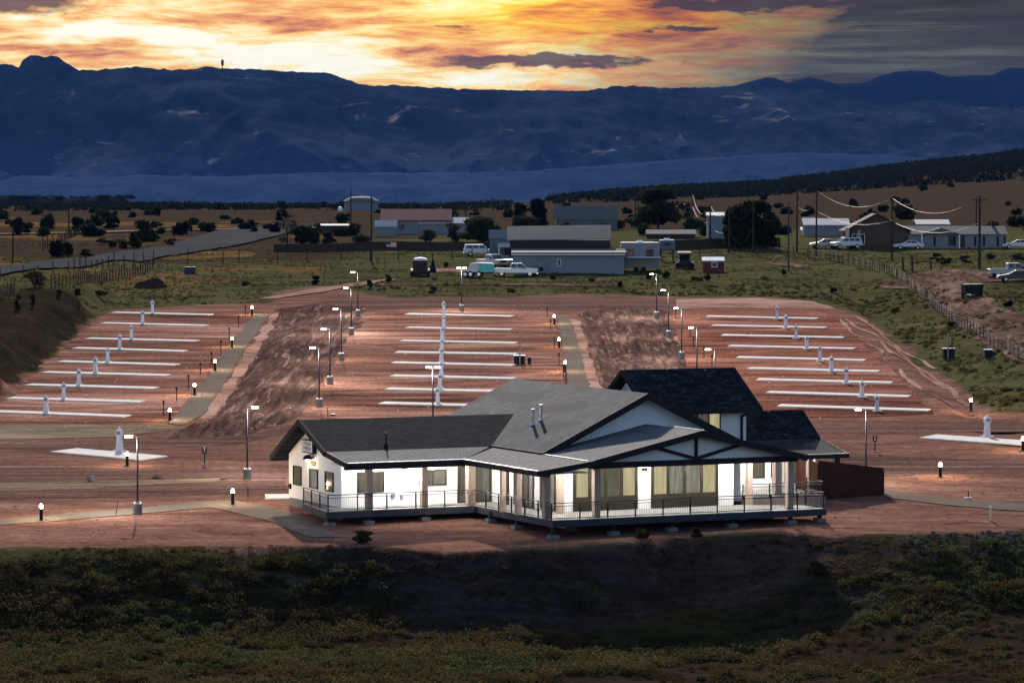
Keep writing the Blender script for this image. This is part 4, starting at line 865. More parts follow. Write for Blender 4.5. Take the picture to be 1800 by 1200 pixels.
# ------------------------------------------------------------------ bollard lights and site stakes
def make_bollard():
    t = empty('bollard_light', (0, 0, 0))
    MB().lathe([(0.2, -0.1), (0.2, 0.05)], 12).build('bollard_base', 'concrete_grey', t)
    MB().lathe([(0.115, 0.05), (0.115, 0.82)], 14).build('bollard_post', 'black_metal', t)
    MB().lathe([(0.09, 0.82), (0.12, 0.86), (0.12, 1.0), (0.09, 1.04)], 12).build('bollard_lens', 'lamp_warm', t)
    MB().lathe([(0.135, 1.03), (0.135, 1.07), (0.03, 1.13)], 14).build('bollard_cap', 'black_metal', t)
    l = bpy.data.lights.new('lamp_light', 'POINT'); l.energy = 380; l.color = (1, .72, .40); l.shadow_soft_size = 0.14
    o = bpy.data.objects.new('lamp_light', l); col.objects.link(o); o.parent = t; o.location = (0, 0, 1.2)
    return t
bol = make_bollard(); uB2 = [0]; Gb = 'bollard path lights'
for k, q in enumerate(((443, 554), (408, 610.5), (378, 652), (342, 695), (298.6, 740))):
    place(bol, uB2, pl(*q), 0, f'lit bollard light, {nm_(k, 5)} along the left gravel path', 'bollard light', Gb)
for k, q in enumerate(((974.4, 570), (982.5, 612), (993.5, 654))):
    place(bol, uB2, pl(*q), 0, f'lit bollard light, {nm_(k, 3)} beside the middle gravel path', 'bollard light', Gb)
for q, s in (((72.5, 914.7), 'near the left edge of the photo below the dirt road'), ((223.6, 820), 'beside the short pad and the tall lamp on the left'), ((409, 887), 'at the bend of the path left of the lodge'),
             ((1706.7, 722), 'at the corner of the right lot below the scraped bank'), ((1652.8, 839), 'standing in red dirt right of the brown fence'), ((1798, 792), 'cut by the right edge at the end of the broad pad')):
    place(bol, uB2, pl(*q), 0, 'lit black bollard light '+s, 'bollard light', Gb)
def make_stake():
    t = empty('site_stake', (0, 0, 0))
    MB().box(-.045, .045, -.03, .03, -0.1, 1.15).build('stake_post', 'black_metal', t); MB().box(-.09, .09, -.045, -.032, 0.95, 1.2).build('number_plate', 'dark_timber', t)
    return t
stk = make_stake(); uS = [0]
for nm, L_ in (('left', ((431.4, 555), (419.4, 573.6), (402.8, 594.5), (388.3, 618), (371.7, 639), (352.2, 659), (331.4, 681), (310.3, 703.6), (287.5, 728.3))), ('middle', ((961.8, 557.3), (967.6, 579.5), (974.4, 612), (982.6, 641.3), (990.5, 662.8), (995, 677.5))), ('right', ((1187.7, 559.7), (1213.4, 591.5), (1237.3, 629), (1251.5, 645), (1219, 612)))):
    for k, q in enumerate(L_):
        place(stk, uS, pl(*q), 0, f'thin dark site stake, {nm_(k, len(L_))} along the {nm} lot edge', 'stake', 'site stakes along the lots')

# ------------------------------------------------------------------ signs, rocks, pipes, utility cabinets
def make_sign(q, chars, label):
    p = pl(*q); t = empty('number_sign', tuple(p), 0, label, 'sign', 'small black number signs')
    MB().box(-.28, .28, -.22, .22, -.05, .05).build('sign_base', 'concrete_grey', t); MB().tube((0, 0, 0), (0, 0, 0.9), .045).build('sign_post', 'black_metal', t)
    b = MB().box(-.17, .17, -.04, .0, 0.8, 1.32).build('sign_board', 'black_metal', t)
    text(chars[0], 0.24, (0, -.05, 1.18), 'sign_white', 'number', b, rz=0, ext=.003); text(chars[1], 0.24, (0, -.05, 0.96), 'sign_white', 'number', b, rz=0, ext=.003)
make_sign((359.5, 815.5), '81', 'small black number sign on a post between the two lamps left of the lodge')
make_sign((1538, 794), '88', 'small black number sign on a post just right of the lamp behind the fence')
def rock(p, r, mat, label, cat='boulder', name='boulder', group=None, sink=0.25):
    bm = bmesh.new(); bmesh.ops.create_icosphere(bm, subdivisions=3, radius=1)
    sd0 = random.random()*50
    for v in bm.verts:
        k = 1+0.45*(float(fbm(np.array([v.co.x*1.3+sd0]), np.array([v.co.y*1.3+v.co.z*1.7]), 3, 3)[0])-0.5)*2; v.co *= k
        v.co = Vector((v.co.x*r[0], v.co.y*r[1], v.co.z*r[2]))
    me = bpy.data.meshes.new(name); bm.to_mesh(me); bm.free(); me.materials.append(M[mat])
    o = bpy.data.objects.new(name, me); col.objects.link(o); o.location = (p[0], p[1], p[2]+r[2]*(1-sink*2)); tag(o, label, cat, group); return o
rock(pl(160.5, 845), (.26, .3, .26), 'rock_grey', 'grey boulder on the pale verge left of the tall lamp', group='boulders on the verge')
rock(pl(276, 841), (.33, .3, .2), 'rock_red', 'low brown boulder on the pale verge right of the tall lamp', group='boulders on the verge')
rock(pl(392, 842), (.26, .22, .1), 'rock_red', 'small flat stone at the right end of the pale verge', group='boulders on the verge')
p = pl(1741.6, 915); t = MB().lathe([(.075, 0), (.075, .86), (.09, .86), (.09, .95), (.02, .97)], 10).build('standpipe', 'white_pvc', None, tuple(p)); tag(t, 'short white plastic standpipe at the edge of the bank on the right', 'pipe')
p = pl(1702, 875); t = empty('valve_stub', tuple(p), 0, 'short dark pipe stub on a small white slab right of the lodge', 'pipe'); MB().box(-.25, .25, -.2, .2, 0, .06).build('slab', 'concrete', t); MB().tube((0, 0, 0), (0, 0, .5), .04).build('pipe', 'black_metal', t)
p = pl(204, 905); tag(MB().tube((0, 0, 0), (.12, 0, 1.0), .02, n=6).build('marker_rod', 'rust', None, tuple(p)), 'thin leaning metal rod in the dirt left of the nearest lamp', 'rod')
p = pl(576, 731); t = empty('pipe_riser', tuple(p), 0, 'short pale riser pipe below the nearest lamp of the left row', 'pipe'); MB().tube((0, 0, 0), (0, 0, .75), .05).build('pipe', 'concrete_grey', t); MB().cbox((.45, 0, .08), (.3, .3, .2)).build('valve_box', 'black_metal', t)
def cabinet(q, wd, h, d, label, mat='dark_metal_box', pole=None, extra=False, Y=None):
    p = gp(*q); t = empty('utility_cabinet', tuple(p), 0, label, 'utility cabinet')
    MB().box(-wd/2, wd/2, -d/2, d/2, 0, h).build('cabinet_body', mat, t); MB().box(-wd/2-.04, wd/2+.04, -d/2-.04, d/2+.04, h, h+.07).build('cabinet_lid', 'white_paint', t)
    MB().box(-.02, .02, -d/2-.012, -d/2-.001, .1, h-.1).build('door_seam', 'black_metal', t)
    for k, (x, hh) in enumerate(pole or ()):
        m = MB().tube((x, -d/2-.15, 0), (x, -d/2-.15, hh), .07).cbox((x, -d/2-.25, hh*.93), (.16, .2, .22)).cbox((x+.12, -d/2-.15, hh*.7), (.12, .12, .12)); m.build('meter_pole', 'rust' if k else 'grey_siding', t)
    if extra: MB().lathe([(.18, 0), (.18, .62), (.1, .7)], 10, (wd/2+.45, 0, 0)).build('transformer_stub', 'dark_metal_box', t)
cabinet((913, 640), 1.1, .85, .9, 'black utility cabinet with a meter pole on the middle lot', pole=((.05, 2.25),), extra=True)
cabinet((1667, 630), 1.15, 1.0, .9, 'black utility cabinet with two meter poles on the grass right of the lots', pole=((-.1, 2.6), (.3, 2.2)))
cabinet((1737, 629), .75, .8, .8, 'small black cabinet with white top beside the rail fence on the right')

# ------------------------------------------------------------------ vehicles
def wheel(parent, x, y, r=.38, wd=.26):
    t_ = MB().tube((x, y-wd/2, r), (x, y+wd/2, r), r, n=16).build('wheel', 'tyre', parent)
    s = -1 if y < 0 else 1
    MB().tube((x, y+s*(wd/2+.003), r), (x, y+s*(wd/2+.02), r), r*.6, n=12).build('rim', 'rim', t_)
def loft(side, w0, w1, name, mat, parent, zw):
    """body from a side outline (x,z), narrowing above height zw"""
    n = len(side); vs = []
    for s in (-1, 1):
        for x, z in side: vs.append((x, s*(w0 if z <= zw else w1)/2, z))
    m = MB().add(vs, [tuple(range(n)), tuple(range(2*n-1, n-1, -1))]+[(k, n+k, n+(k+1) % n, (k+1) % n) for k in range(n)])
    o = m.build(name, mat, parent); bv = o.modifiers.new('b', 'BEVEL'); bv.width = 0.05; bv.segments = 2; bv.limit_method = 'ANGLE'; return o
def vehicle(kind, loc, rz, paint, label, cat):
    t = empty(kind, tuple(loc), rz, label, cat)
    if kind == 'pickup_truck':      # front towards +x
        L = 3.05; low = [(-L, .55), (-L, 1.12), (.3, 1.16), (L-1.75, 1.16), (L-1.3, 1.22), (L-.08, 1.12), (L, .95), (L, .5)]
        cab = [(-.75, 1.17), (-.68, 1.88), (.85, 1.9), (1.72, 1.2)]
        loft(low, 2.0, 2.0, 'body', paint, t, 9); loft(cab, 1.85, 1.55, 'cab', paint, t, 1.3)
        MB().box(-L+.1, -.85, -.85, .85, 1.165, 1.175).build('truck_bed', 'dark_metal_box', t)
        win = [((-.6, 1.3), (.12, 1.3), (.12, 1.76), (-.56, 1.76)), ((.22, 1.3), (1.35, 1.3), (.82, 1.76), (.22, 1.76))]; wx = (-1.95, 2.0)
        ws = ((.92, 1.86), (1.66, 1.26)); wr = .42
    elif kind == 'sport_utility':
        L = 2.45; low = [(-L, .5), (-L, 1.1), (L-1.35, 1.12), (L-.1, 1.02), (L, .85), (L, .45)]; cab = [(-L+.08, 1.1), (-L+.2, 1.78), (.55, 1.8), (1.25, 1.12)]
        loft(low, 1.9, 1.9, 'body', paint, t, 9); loft(cab, 1.8, 1.5, 'cab', paint, t, 1.2)
        win = [((-2.1, 1.22), (-1.15, 1.22), (-1.15, 1.66), (-2.05, 1.66)), ((-1.05, 1.22), (-.2, 1.22), (-.2, 1.66), (-1.05, 1.66)), ((-.1, 1.22), (.95, 1.22), (.52, 1.66), (-.1, 1.66))]; wx = (-1.5, 1.5); ws = ((.6, 1.76), (1.2, 1.18)); wr = .37
    else:
        L = 2.35; low = [(-L, .42), (-L, .9), (-L+.9, .98), (L-1.3, .96), (L-.1, .78), (L, .6), (L, .38)]; cab = [(-L+.55, .96), (-1.05, 1.42), (.1, 1.44), (1.05, .96)]
        loft(low, 1.8, 1.8, 'body', paint, t, 9); loft(cab, 1.68, 1.3, 'cab', paint, t, 1.0)
        win = [((-1.35, 1.02), (-.35, 1.02), (-.35, 1.34), (-1.0, 1.34)), ((-.27, 1.02), (.72, 1.02), (.1, 1.34), (-.27, 1.34))]; wx = (-1.4, 1.4); ws = ((.15, 1.4), (.98, 1.0)); wr = .33
    w0, w1 = (1.85, 1.55) if kind == 'pickup_truck' else (1.8, 1.5) if kind == 'sport_utility' else (1.68, 1.3)
    zb, zt = cab[0][1], max(z for _, z in cab)
    for s in (-1, 1):
        for q in win:
            vs = []
            for off in (.004, .018):
                for x, z in q: f = (z-zb)/(zt-zb); vs.append((x, s*((w0+(w1-w0)*f)/2+off), z))
            MB().add(vs, [(0, 1, 2, 3), (7, 6, 5, 4)]+[(k, 4+k, 4+(k+1) % 4, (k+1) % 4) for k in range(4)]).build('window', 'pane_dark', t)
    (xa, za), (xb, zb2) = ws
    nx, nz = (za-zb2), (xb-xa); ln = math.hypot(nx, nz); nx, nz = nx/ln*.02, nz/ln*.02
    MB().add([(xa, -w1*.44, za), (xa, w1*.44, za), (xb, w0*.43, zb2), (xb, -w0*.43, zb2), (xa+nx, -w1*.44, za+nz), (xa+nx, w1*.44, za+nz), (xb+nx, w0*.43, zb2+nz), (xb+nx, -w0*.43, zb2+nz)], [(0, 1, 2, 3), (7, 6, 5, 4), (0, 4, 5, 1), (1, 5, 6, 2), (2, 6, 7, 3), (3, 7, 4, 0)]).build('windscreen', 'pane_dark', t)
    for x in wx:
        for s in (-1, 1): wheel(t, x, s*.86, wr)
    hz = low[-2][1]
    for s in (-1, 1):
        MB().cbox((L-.02, s*.68, hz), (.1, .34, .18)).build('headlight', 'headlamp', t); MB().cbox((-L+.0, s*.78, .98 if kind != 'saloon_car' else .78), (.08, .22, .26 if kind == 'pickup_truck' else .16)).build('tail_light', 'tail_red', t)
    MB().cbox((L+.02, 0, .5), (.14, 1.75, .18)).build('front_bumper', 'chrome', t); MB().cbox((-L-.02, 0, .52), (.14, 1.75, .18)).build('rear_bumper', 'chrome', t)
    if kind == 'pickup_truck':
        MB().cbox((L+.005, 0, .9), (.04, 1.0, .3)).build('grille', 'dark_metal_box', t)
        for s in (-1, 1): MB().cbox((1.25, s*1.08, 1.34), (.14, .2, .26)).build('wing_mirror', 'dark_metal_box', t)
    return t
vehicle('pickup_truck', gp(907, 486), R(-4), 'truck_white', 'white crew cab pickup parked in front of the grey mobile home', 'pickup')
vehicle('pickup_truck', gp(1779, 488), R(3), 'truck_silver', 'silver pickup truck in the red dirt yard behind the dark saloon', 'pickup')
vehicle('saloon_car', gp(1786, 495), R(180), 'car_dark', 'dark grey saloon car cut by the right edge in the dirt yard', 'car')
vehicle('sport_utility', gp(843, 450), R(4), 'truck_white', 'white estate car by the fence left of the blue annex', 'car')
vehicle('pickup_truck', gp(866, 470), R(-60), 'truck_white', 'white truck facing the viewer between teal trailer and annex', 'truck')
vehicle('saloon_car', gp(886, 466), R(-75), 'truck_red', 'red car half hidden behind the white pickup at the annex', 'car')
vehicle('saloon_car', gp(1597, 438), R(180), 'truck_white', 'white saloon car parked before the long pale house on the right', 'car')
vehicle('sport_utility', gp(1487, 437), R(200), 'truck_white', 'white car parked at the brown house on the right', 'car')
vehicle('saloon_car', gp(1789, 437), R(175), 'truck_white', 'white car at the far right beyond the pale house', 'car')
vehicle('saloon_car', gp(1449, 436), R(185), 'truck_silver', 'low silver car left of the brown house on the right', 'car')
def horse_trailer():
    t = empty('horse_trailer', tuple(gp(738, 486)), R(0), 'maroon horse trailer seen from behind on the grass', 'trailer')
    out = [(-.95, .45), (.95, .45), (.98, 2.2), (.8, 2.45), (-.8, 2.45), (-.98, 2.2)]
    MB().prism(out, 'y', 0, 4.2).build('body', 'maroon', t); MB().prism([(-.98, 2.25), (.98, 2.25), (.8, 2.52), (.4, 2.6), (-.4, 2.6), (-.8, 2.52)], 'y', -.06, 4.26).build('roof', 'white_paint', t)
    MB().box(-.02, .02, -.02, -.003, .5, 2.2).box(-.8, .8, -.03, -.004, 1.42, 1.46).box(.2, .7, -.03, -.004, 1.7, 1.8).build('door_seam', 'dark_metal_box', t)
    for s in (-1, 1):
        MB().prism([(1.2, .5), (1.2, .95), (1.5, 1.05), (2.8, 1.05), (3.1, .95), (3.1, .5)], 'x', s*1.0, s*1.32).build('fender', 'white_paint', t)
        for x in (1.6, 2.6):
            w_ = MB().tube((s*1.02, x, .38), (s*1.28, x, .38), .38, n=14).build('wheel', 'tyre', t)
        MB().box(s*1.15-.2, s*1.15+.2, -.05, 1.2, .18, .8).build('mud_flap', 'dark_metal_box', t); MB().cbox((s*1.15, -.07, .7), (.16, .04, .12)).build('tail_light', 'tail_red', t)
    MB().box(-1.3, 1.3, -.1, 0.05, .28, .46).build('rear_sill', 'dark_metal_box', t)
horse_trailer()
def flat_trailer():
    t = empty('cargo_trailer', tuple(gp(843, 487)), R(-6), 'flat trailer carrying a tarped load and a teal tank box', 'trailer')
    MB().box(-2.1, 2.1, -.9, .9, .55, .7).bar((-2.1, 0, .6), (-3.0, 0, .55), .12, .12).build('deck', 'dark_metal_box', t)
    MB().prism([(0, .7), (2.0, .7), (2.0, 1.75), (1.7, 1.9), (.2, 1.85), (0, 1.7)], 'y', -.85, .85).build('teal_box', 'teal', t)
    MB().prism([(-1.6, .7), (-.03, .7), (-.03, 1.8), (-.3, 1.98), (-1.2, 1.85), (-1.5, 1.3)], 'y', -.8, .8).build('tarp', 'tarp', t)
    MB().prism([(-1.25, 1.9), (.0, 2.02), (1.75, 1.95), (1.9, 1.83), (.1, 1.9)], 'y', -.87, .87).build('tarp_top', 'white_paint', t)
    for x in (-1.9, -1.15, .0):
        for s in (-1, 1): wheel(t, x, s*.98, .42, .24)
flat_trailer()
def box_trailer(q, L, h, mat, label, roof='white_paint', legs=0, rz=0, wn=2, cat='trailer', name='travel_trailer', d=2.4):
    t = empty(name, tuple(gp(*q)), rz, label, cat); z0 = .5+legs
    MB().prism([(-L/2, z0), (L/2, z0), (L/2, z0+h*.8), (L/2-.25, z0+h), (-L/2+.25, z0+h), (-L/2, z0+h*.85)], 'y', 0, d).build('body', mat, t)
    MB().prism([(-L/2+.1, z0+h+.003), (L/2-.1, z0+h+.003), (L/2-.2, z0+h+.1), (-L/2+.2, z0+h+.1)], 'y', -.08, d+.08).cbox((0, d/2, z0+h+.2), (.9, .7, .25)).build('roof', roof, t)
    for k in range(wn):
        x = -L/2+L*(k+.5)/wn; f = MB().box(x-.5, x+.5, -.05, -.003, z0+h*.45, z0+h*.75).build('window', 'bronze_frame', t); MB().box(x-.43, x+.43, -.07, -.052, z0+h*.48, z0+h*.72).build('pane', 'pane_dark', f)
    if legs:
        for x in (-L/2+.3, L/2-.3):
            for y in (.2, d-.2): MB().tube((x, y, -.2), (x, y, z0+.05), .07, n=6).build('leg', 'old_wood', t)
    else:
        for x in (-.5, .5):
            for y in (.1, d-.1): MB().tube((x, y-.1, .36), (x, y+.1, .36), .36, n=12).build('wheel', 'tyre', t)
    return t
box_trailer((1173, 460), 2.4, 1.35, 'blue_siding', 'small blue grey box with white roof raised on legs', legs=1.3, wn=1, cat='box stand', name='deer_stand')
rv = box_trailer((1125, 478), 5.6, 3.6, 'pale_siding', 'tall pale travel trailer parked at the right end of the mobile home', wn=2, cat='travel trailer', d=3.0)
MB().box(-1.9, 2.9, -2.2, -.05, 2.05, 2.15).build('awning', 'white_paint', rv)
def tractor():
    t = empty('farm_tractor', tuple(gp(1204, 473)), 0, 'dark tractor with white canopy roof beside the red shed', 'tractor')
    MB().box(-.75, .75, 0, 2.6, .5, 1.3).build('body', 'maroon', t); MB().box(-1.35, 1.35, -.5, -.1, .2, .8).build('front_bucket', 'dark_metal_box', t)
    for s in (-1, 1):
        for y in (0.3, 2.2): MB().tube((s*.8, y, .6), (s*1.2, y, .6), .6, n=16).build('wheel', 'tyre', t)
        for y in (.4, 1.9): MB().tube((s*.68, y, 1.3), (s*.68, y, 2.3), .06, n=6).build('canopy_post', 'black_metal', t)
        MB().cbox((s*1.1, -.1, 1.0), (.3, .2, .14)).build('headlight', 'headlamp', t)
    MB().box(-.62, .62, .9, 1.5, 1.3, 2.1).build('seat', 'dark_cloth', t); MB().prism([(-1.0, 2.3), (1.0, 2.3), (.9, 2.5), (-.9, 2.5)], 'y', -.1, 2.3).build('canopy', 'white_paint', t)
tractor()
def dump_trailer():
    t = empty('dump_trailer', tuple(gp(1712, 525)), R(4), 'black box dump trailer standing at the edge of the dirt yard', 'trailer')
    MB().prism([(-1.05, .5), (1.05, .5), (1.15, 1.75), (-1.1, 1.7)], 'y', 0, 2.4).build('box', 'dark_metal_box', t)
    for s in (-1, 1): MB().tube((s*1.0, 1.2, .34), (s*1.22, 1.2, .34), .34, n=12).build('wheel', 'tyre', t)
    MB().box(-.85, -.35, -.06, -.003, .45, .6).build('licence_plate', 'white_paint', t); MB().box(-1.14, 1.14, -.05, -.003, 1.0, 1.06).build('rib', 'black_metal', t)
dump_trailer()
p = gp(334, 482); t = empty('stock_tank', tuple(p), 0, 'dark blue box standing alone on the green field at left', 'box'); MB().box(-.75, .75, -.5, .5, 0, 1.0).build('box_body', 'blue_grey_box', t); MB().box(-.8, .8, -.55, .55, 1.0, 1.06).build('box_lid', 'dark_metal_box', t)
p = gp(761, 488); t = empty('folded_parasol', tuple(p), 0, 'black folded parasol standing right of the horse trailer', 'parasol'); MB().lathe([(.5, .7), (.42, 1.2), (.22, 2.0), (.05, 2.65)], 10, (0, 0, 0)).build('canopy', 'dark_cloth', t); MB().tube((.45, 0, 0), (.45, 0, .8), .025, n=6).tube((0, 0, 0), (0, 0, 2.7), .03, n=6).build('pole', 'rust', t)

# ------------------------------------------------------------------ houses and sheds beyond the park
def house(q, wd, h, rh, d, label, wall, roof, cat='house', rz=0, wins=(), doors=(), over=.4, name='house', chim=None, ridge='x'):
    p = gp(*q); t = empty(name, tuple(p), rz, label, cat)
    if ridge == 'x':
        MB().prism([(0, -.3), (d, -.3), (d, h), (d/2, h+rh-.1), (0, h)], 'x', -wd/2, wd/2).build('wall', wall, t)
        m = MB().slab([(-wd/2-over, -over, h-.02), (wd/2+over, -over, h-.02), (wd/2+over, d/2, h+rh+.1), (-wd/2-over, d/2, h+rh+.1)], .14).slab([(-wd/2-over, d/2, h+rh+.1), (wd/2+over, d/2, h+rh+.1), (wd/2+over, d+over, h-.02), (-wd/2-over, d+over, h-.02)], .14)
    else:
        MB().prism([(-wd/2, -.3), (wd/2, -.3), (wd/2, h), (0, h+rh-.1), (-wd/2, h)], 'y', 0, d).build('wall', wall, t)
        m = MB().slab([(-wd/2-over, -over, h-.02), (0, -over, h+rh+.1), (0, d+over, h+rh+.1), (-wd/2-over, d+over, h-.02)], .14).slab([(0, -over, h+rh+.1), (wd/2+over, -over, h-.02), (wd/2+over, d+over, h-.02), (0, d+over, h+rh+.1)], .14)
    r_ = m.build('roof', roof, t)
    for x, z, w_, hh in wins:
        f = MB().box(x-w_/2, x+w_/2, -.06, -.003, z, z+hh).build('window', 'white_paint' if wall != 'pale_siding' else 'bronze_frame', t); MB().box(x-w_/2+.08, x+w_/2-.08, -.08, -.062, z+.08, z+hh-.08).build('pane', 'pane_dark', f)
    for x, w_, hh in doors: MB().box(x-w_/2, x+w_/2, -.07, -.003, 0, hh).build('door', 'roof_dark', t)
    if chim: MB().box(chim[0]-.25, chim[0]+.25, d/2-.3, d/2+.3, h, h+rh+.9).build('chimney', 'roof_dark', r_)
    return t
mh = house((999, 480), 15.6, 2.55, .75, 6.0, 'long grey mobile home with an awning, behind the white pickup', 'grey_siding', 'roof_grey', 'mobile home', wins=((-1.3, .95, .55, 1.05),), name='mobile_home', over=.2)
MB().slab([(-8.0, -1.1, 2.95), (8.1, -1.1, 2.95), (8.1, -.05, 3.15), (-8.0, -.05, 3.15)], .06).box(-8.0, 8.1, -1.14, -1.1, 2.68, 2.93).build('awning', 'grey_siding', mh)
MB().slab([(-8.6, 5.0, 4.6), (6.2, 5.0, 4.75), (6.2, 10.0, 6.7), (-8.6, 10.0, 6.5)], .12).build('upper_roof', 'roof_grey', mh); MB().box(-8.2, 6.0, 5.2, 9.8, 2.4, 4.55).build('upper_wall', 'roof_dark', mh)
MB().box(-4.35, -3.25, -.8, -.02, .1, 1.0).build('cooling_unit', 'pale_siding', mh); MB().tube((-3.8, -.84, .6), (-3.8, -.8, .6), .32, n=14).build('fan_grille', 'dark_metal_box', mh)
an = house((882, 461), 3.6, 3.6, 1.1, 5.0, 'narrow blue grey annex with a small white porch roof', 'blue_siding', 'blue_siding', 'annex', name='annex_house', over=.15, doors=((.9, 1.0, 2.1),))
MB().slab([(-.6, -2.0, 2.35), (2.2, -2.0, 2.35), (2.2, -.05, 2.9), (-.6, -.05, 2.9)], .1).build('porch_roof', 'roof_metal', an); MB().tube((-.4, -1.9, 0), (-.4, -1.9, 2.3), .09, n=6).tube((1.9, -1.9, 0), (1.9, -1.9, 2.3), .09, n=6).build('porch_post', 'white_paint', an)
house((1254, 479), 3.0, 1.75, .35, 2.6, 'small dark red garden shed with white roof on the grass', 'shed_red', 'white_paint', 'shed', wins=((.15, .75, .8, .75),), name='garden_shed', over=.1)
h2 = house((1656, 437), 20.4, 2.35, 1.15, 7.5, 'long pale house with dark shutters and a gabled entrance at right', 'pale_siding', 'roof_grey', 'house', wins=((1.6, .5, 1.1, 1.5), (3.2, .2, .9, 1.9)), name='house', over=.3, chim=(8.6,))
for x in (-7.3, -5.6, -1.2, 3.9-1.9, 5.3, 6.7, 8.9, 10.0): MB().box(x-.14+.0, x+.14, -.1, -.004, .45, 1.95).build('shutter', 'dark_cloth', h2)
MB().prism([(-3.6, 2.3), (3.0, 2.3), (-.3, 3.35)], 'y', -.75, 2.2).build('entrance_gable', 'roof_grey', h2)
for x in (-3.3, 2.7): MB().box(x-.1, x+.1, -.6, -.4, -.2, 2.3).build('porch_post', 'white_paint', h2)
MB().box(-12.3, -10.25, -.2, .9, -.2, 2.0).build('side_wing', 'pale_siding', h2)
h3 = house((1542, 436), 9.5, 2.8, 2.6, 9, 'dark brown house with steep gable behind the pale house', 'brown_siding', 'roof_dark', 'house', wins=((-3.6, .6, .8, 1.7), (-2.4, .6, .8, 1.7)), name='house', over=.6, ridge='y')
MB().bar((-.2, -.7, 5.45), (-4.0, -.7, 3.45), .1, .22).build('barge_board', 'rust', h3); MB().box(-5.2, -4.6, -1.2, -.7, -.2, 3.2).box(-3.2, -2.8, -1.2, -.8, -.2, 2.8).build('porch_post', 'brown_timber', h3)
house((1640, 405), 5.6, 1.2, .7, 6, 'low white metal roof showing above the long pale house', 'pale_siding', 'roof_metal', 'shed', name='metal_shed')
house((1453, 415), 7.5, 2.0, 1.0, 6, 'white roofed shed with sloping roof left of the brown house', 'pale_siding', 'roof_metal', 'shed', name='metal_shed')
house((1424, 400), 2.2, 1.6, .3, 2, 'small blue grey shed far behind the power pole on the right', 'blue_siding', 'roof_grey', 'shed', name='small_shed')
house((1437, 413), 5.2, .9, .4, 3, 'low white canvas covered trailer left of the brown house', 'tarp', 'white_paint', 'shed', name='canvas_shelter')
rh_ = house((731, 412), 12.2, 2.6, 1.9, 9, 'long pale house with a dark red roof far left of centre', 'pale_siding', 'roof_red', 'house', wins=((-2.6, .9, .8, 1.0), (1.6, .9, .7, .9)), name='house')
house((678, 416), 3.6, 1.9, .9, 4, 'small pale shed in front of the red roofed house', 'pale_siding', 'roof_metal', 'shed', name='small_shed', over=.2)
house((779, 412), 8.5, 2.1, .9, 4.5, 'long low white roofed building right of the red roofed house', 'pale_siding', 'roof_metal', 'building', name='long_building', over=.3)
house((588, 409), 4.6, 1.4, .12, 3, 'low open shelter with a flat white roof by the road', 'old_wood', 'roof_metal', 'shelter', name='open_shelter')
house((547, 404), 4.5, .4, .08, 3, 'very low white roof beyond the bare tree by the road', 'old_wood', 'roof_metal', 'shelter', name='open_shelter')
house((1031, 405), 11.6, 2.2, 2.3, 9, 'plain grey house behind the mobile home', 'roof_grey', 'roof_grey', 'house', name='house', over=.2)
house((1180, 420), 8.2, .9, .6, 5, 'low dark barn with pale roof edge behind the tractor', 'old_wood', 'roof_grey', 'barn', name='barn', over=.2)
house((1264, 419), 3.8, 4.0, .4, 5, 'tall grey block shed with pale roof beside the willow', 'grey_siding', 'roof_metal', 'shed', name='block_shed', over=.3)
def water_tank():
    p = gp(635, 373); p2 = at(635, 371, 1264); t = empty('water_tank', (p2[0], p2[1], g1(p2[0], p2[1])), 0, 'wide pale water tank with a shallow domed roof on the horizon', 'water tank')
    MB().lathe([(6.0, -1), (6.0, 3.1)], 40).build('tank_wall', 'grey_siding', t); MB().lathe([(6.4, 3.05), (6.4, 3.3), (4.6, 4.4), (2.5, 4.9), (.1, 5.05)], 40).build('tank_roof', 'roof_grey', t)
water_tank()
p = at(598, 366, 1200); tag(MB().lathe([(.1, -.1), (.6, .1), (.85, .5), (.8, 1.1), (.5, 1.6), (.05, 1.75)], 16).build('radar_dome', 'white_paint', None, (p[0], p[1], g1(p[0], p[1]))), 'small white round dome left of the water tank', 'dome')
def mast():
    p = at(391, 121, 9900); t = empty('radio_mast', tuple(p), 0, 'lone radio mast on the crest of the dark mountain ridge', 'radio mast')
    MB().tube((0, 0, -10), (0, 0, 26), 1.2, .8, n=6).build('mast', 'dark_timber', t); MB().lathe([(3, 8), (4, 14), (3.4, 24)], 8).build('antenna_array', 'dark_timber', t)
mast()
# ------------------------------------------------------------------ flag
def flag():
    p = gp(675.5, 472); t = empty('flag_pole', tuple(p), 0, 'thin flag pole flying a striped flag on the green field', 'flag pole'); H = 3.9
    MB().tube((0, 0, 0), (0, 0, H), .03, n=6).build('pole', 'rust', t)
    def cloth(x0, x1, z0, z1, y=0.0, n=10):
        m = MB(); vs = []
        for dy in (-.012, .012):
            for k in range(n+1):
                x = x0+(x1-x0)*k/n; yy = .09*math.sin(x*3.2)+dy+y
                vs += [(x, yy, z0-.03*x), (x, yy, z1-.03*x)]
        q = 2*(n+1); fs = []
        for k in range(n):
            a = 2*k; fs += [(a, a+2, a+3, a+1), (q+a, q+a+1, q+a+3, q+a+2), (a, q+a, q+a+2, a+2), (a+1, a+3, q+a+3, q+a+1)]
        m.add(vs, fs); return m
    f = cloth(.3, 1.75, H-.75, H-.03, 0).build('flag_cloth', 'flag_white', t)
    for k in range(0, 7): cloth(.3, 1.75, H-.75+k*.72/6.5, H-.75+(k+.5)*.72/6.5, -.02).build('stripe', 'flag_red', f)
    cloth(.3, .9, H-.40, H-.03, -.045, 6).build('canton', 'flag_blue', f)
flag()

